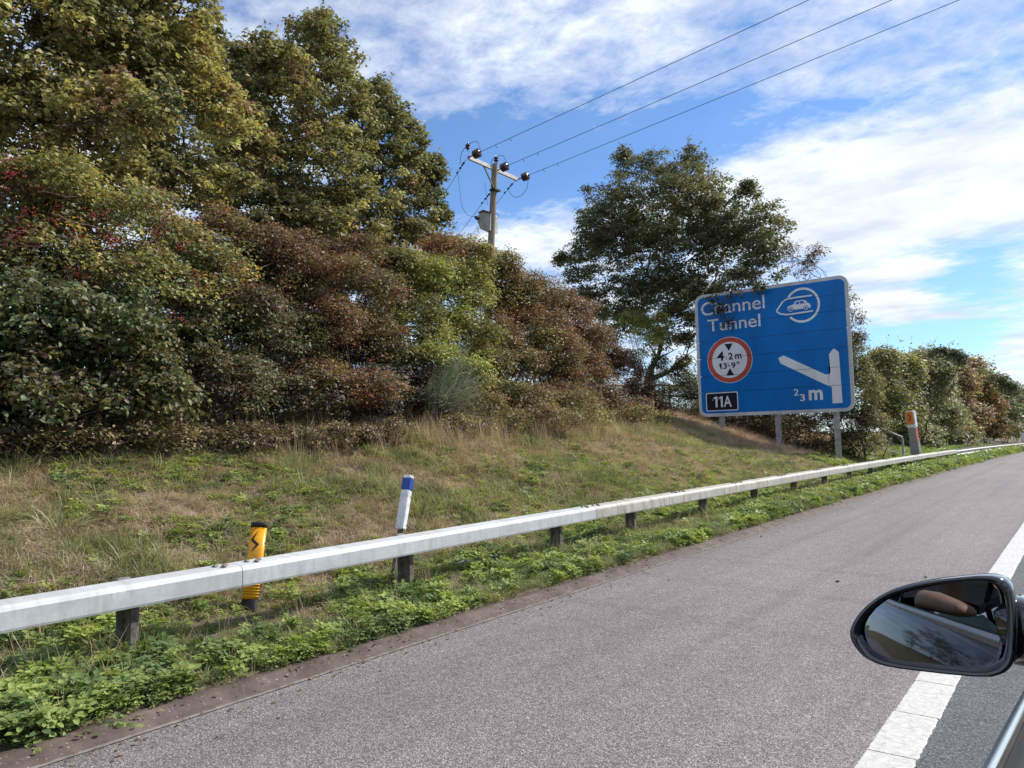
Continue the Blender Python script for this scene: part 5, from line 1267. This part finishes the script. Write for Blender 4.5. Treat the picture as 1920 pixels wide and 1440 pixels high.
hull('roof', [(-1.9, [(.28, 1.35), (.34, 1.42), (.76, 1.46), (1.18, 1.42), (1.24, 1.35)]), (-1.1, [(.2, 1.52), (.28, 1.58), (.76, 1.62), (1.24, 1.58), (1.32, 1.52)]), (.0, [(.2, 1.57), (.28, 1.62), (.76, 1.66), (1.24, 1.62), (1.32, 1.57)]), (.35, [(.2, 1.54), (.28, 1.58), (.76, 1.62), (1.24, 1.58), (1.32, 1.54)])], M['gloss_black'])
for nm, a, b in (('windscreen_pillar', (.22, .35, 1.55), (.06, 1.30, 1.02)), ('centre_pillar', (.20, -.75, 1.54), (.0, -.80, 1.2)), ('rear_pillar', (.26, -1.7, 1.42), (.06, -1.95, 1.0)), ('windscreen_pillar', (1.30, .35, 1.55), (1.46, 1.30, 1.02)), ('centre_pillar', (1.32, -.75, 1.54), (1.52, -.8, 1.2)), ('rear_pillar', (1.26, -1.7, 1.42), (1.46, -1.95, 1.0))):
    beam_between(nm, a, b, .07, .06, M['gloss_black'], car)
pane = new_mat('dark_window_glass'); finish(pane[1], pane[1].n('ShaderNodeBsdfPrincipled', ins={'Base Color': (.008, .009, .011, 1), 'Roughness': .02, 'Specular IOR Level': .8, 'Coat Weight': 1.0}).outputs[0])
hull('side_window', [(-1.95, [(.04, 1.05), (.05, 1.05), (.27, 1.38), (.26, 1.38)]), (-.82, [(-.045, 1.26), (-.035, 1.26), (.21, 1.54), (.20, 1.54)])], pane[0])
hull('floor_pan', [(-.86, [(-.04, .24), (-.04, .30), (1.6, .30), (1.6, .24)]), (1.3, [(-.04, .24), (-.04, .30), (1.6, .30), (1.6, .24)])], M['upholstery'])
hull('far_door', [(-.86, [(1.50, .28), (1.50, 1.2), (1.60, 1.2), (1.62, .9), (1.62, .28)]), (1.3, [(1.50, .28), (1.50, 1.05), (1.60, 1.05), (1.62, .9), (1.62, .28)])], M['gloss_black'])
hull('dashboard', [(.95, [(.06, .6), (.06, .98), (1.46, .98), (1.46, .6)]), (1.3, [(.06, .6), (.06, 1.03), (1.46, 1.03), (1.46, .6)])], M['upholstery'])
for sx in (.40, 1.12):
    link('seat', box_mesh('seat', (sx-.7, -.25+.3-.05, .52), (.50, .55, .22), bevel=.05), M['upholstery'], car, loc=(0, 0, 0))
    link('seat_back', box_mesh('seat_back', (sx-.7, -.28, .95), (.50, .16, .75), rot=Matrix.Rotation(radians(12), 3, 'X'), bevel=.05), M['upholstery'], car, loc=(0, -.0, 0))
for wx_, wy_ in ((.03, 1.85), (.03, -1.45), (1.52, 1.85), (1.52, -1.45)):
    bm = bmesh.new(); bmesh.ops.create_cone(bm, cap_ends=True, segments=32, radius1=.32, radius2=.32, depth=.2, matrix=Matrix.Translation((wx_, wy_, .32)) @ Matrix.Rotation(pi/2, 4, 'Y'))
    wh = link('wheel', bm_mesh('wheel', bm), M['rubber'], car)
    bm = bmesh.new(); bmesh.ops.create_cone(bm, cap_ends=True, segments=24, radius1=.21, radius2=.19, depth=.215, matrix=Matrix.Translation((wx_, wy_, .32)) @ Matrix.Rotation(pi/2, 4, 'Y'))
    link('rim', bm_mesh('rim', bm), M['chrome'], wh, loc=(0, 0, 0))

# ------------------------------------------------------------------ passenger seen in the mirror
def skin_body(name, verts, edges, mat, parent, sub=2):
    me = bpy.data.meshes.new(name); me.from_pydata([v[0] for v in verts], edges, []); me.update()
    o = bpy.data.objects.new(name, me); C.collection.objects.link(o)
    md = o.modifiers.new('skin', 'SKIN'); md.use_smooth_shade = True
    for i, v in enumerate(verts): 
        r = v[1] if isinstance(v[1], tuple) else (v[1], v[1]); me.skin_vertices[0].data[i].radius = r
    me.skin_vertices[0].data[0].use_root = True
    s = o.modifiers.new('sub', 'SUBSURF'); s.levels = sub; s.render_levels = sub
    me.materials.append(mat)
    if parent: o.parent = parent; o.location = -Vector(parent.location)
    return o
pe = empty('person', (.42, -.35, .6), label='person in mint shirt with bare arm resting on the window ledge, reflected in the mirror', cat='person')
skin_body('body', [((.42, -.42, .72), (.15, .11)), ((.42, -.46, .92), (.14, .10)), ((.42, -.48, 1.12), (.16, .10)), ((.42, -.47, 1.22), (.10, .08)), ((.42, -.45, 1.30), .05), ((.42, -.43, 1.39), .075), ((.42, -.42, 1.48), .085), ((.42, -.42, 1.55), .06),
    ((.25, -.42, 1.20), .06), ((.15, -.12, 1.20), .050), ((.08, .12, 1.235), .050), ((.02, .36, 1.245), .047), ((.025, .52, 1.225), .042), ((.04, .66, 1.195), .030), ((.045, .74, 1.182), (.036, .018)),
    ((.60, -.44, 1.19), .06), ((.68, -.30, 1.0), .048), ((.62, -.12, .85), .040), ((.55, .02, .80), .03),
    ((.32, -.2, .68), .085), ((.30, .15, .70), .07), ((.28, .45, .38), .05), ((.52, -.2, .68), .085), ((.54, .15, .70), .07), ((.55, .45, .38), .05)],
    [(0, 1), (1, 2), (2, 3), (3, 4), (4, 5), (5, 6), (6, 7), (2, 8), (8, 9), (9, 10), (10, 11), (11, 12), (12, 13), (13, 14), (2, 15), (15, 16), (16, 17), (17, 18), (0, 19), (19, 20), (20, 21), (0, 22), (22, 23), (23, 24)], M['skin'], pe)
skin_body('shirt', [((.42, -.44, .76), (.17, .13)), ((.42, -.46, .95), (.16, .12)), ((.42, -.48, 1.12), (.175, .12)), ((.42, -.47, 1.21), (.11, .09)), ((.25, -.42, 1.20), .075), ((.16, -.16, 1.195), .068), ((.10, .09, 1.23), .066), ((.60, -.44, 1.19), .075), ((.67, -.34, 1.06), .065)],
    [(0, 1), (1, 2), (2, 3), (2, 4), (4, 5), (5, 6), (2, 7), (7, 8)], M['shirt'], pe)
skin_body('trousers', [((.42, -.42, .70), (.17, .12)), ((.32, -.2, .68), .10), ((.30, .15, .70), .085), ((.28, .45, .36), .065), ((.52, -.2, .68), .10), ((.54, .15, .70), .085), ((.55, .45, .36), .065)], [(0, 1), (1, 2), (2, 3), (0, 4), (4, 5), (5, 6)], M['trousers'], pe)
bm = bmesh.new(); bmesh.ops.create_uvsphere(bm, u_segments=20, v_segments=14, radius=.105); bmesh.ops.scale(bm, vec=(.9, 1.05, .85), verts=bm.verts); bmesh.ops.translate(bm, vec=(.42, -.445, 1.52), verts=bm.verts)
link('hair', bm_mesh('hair', bm, True), M['hair'], pe)
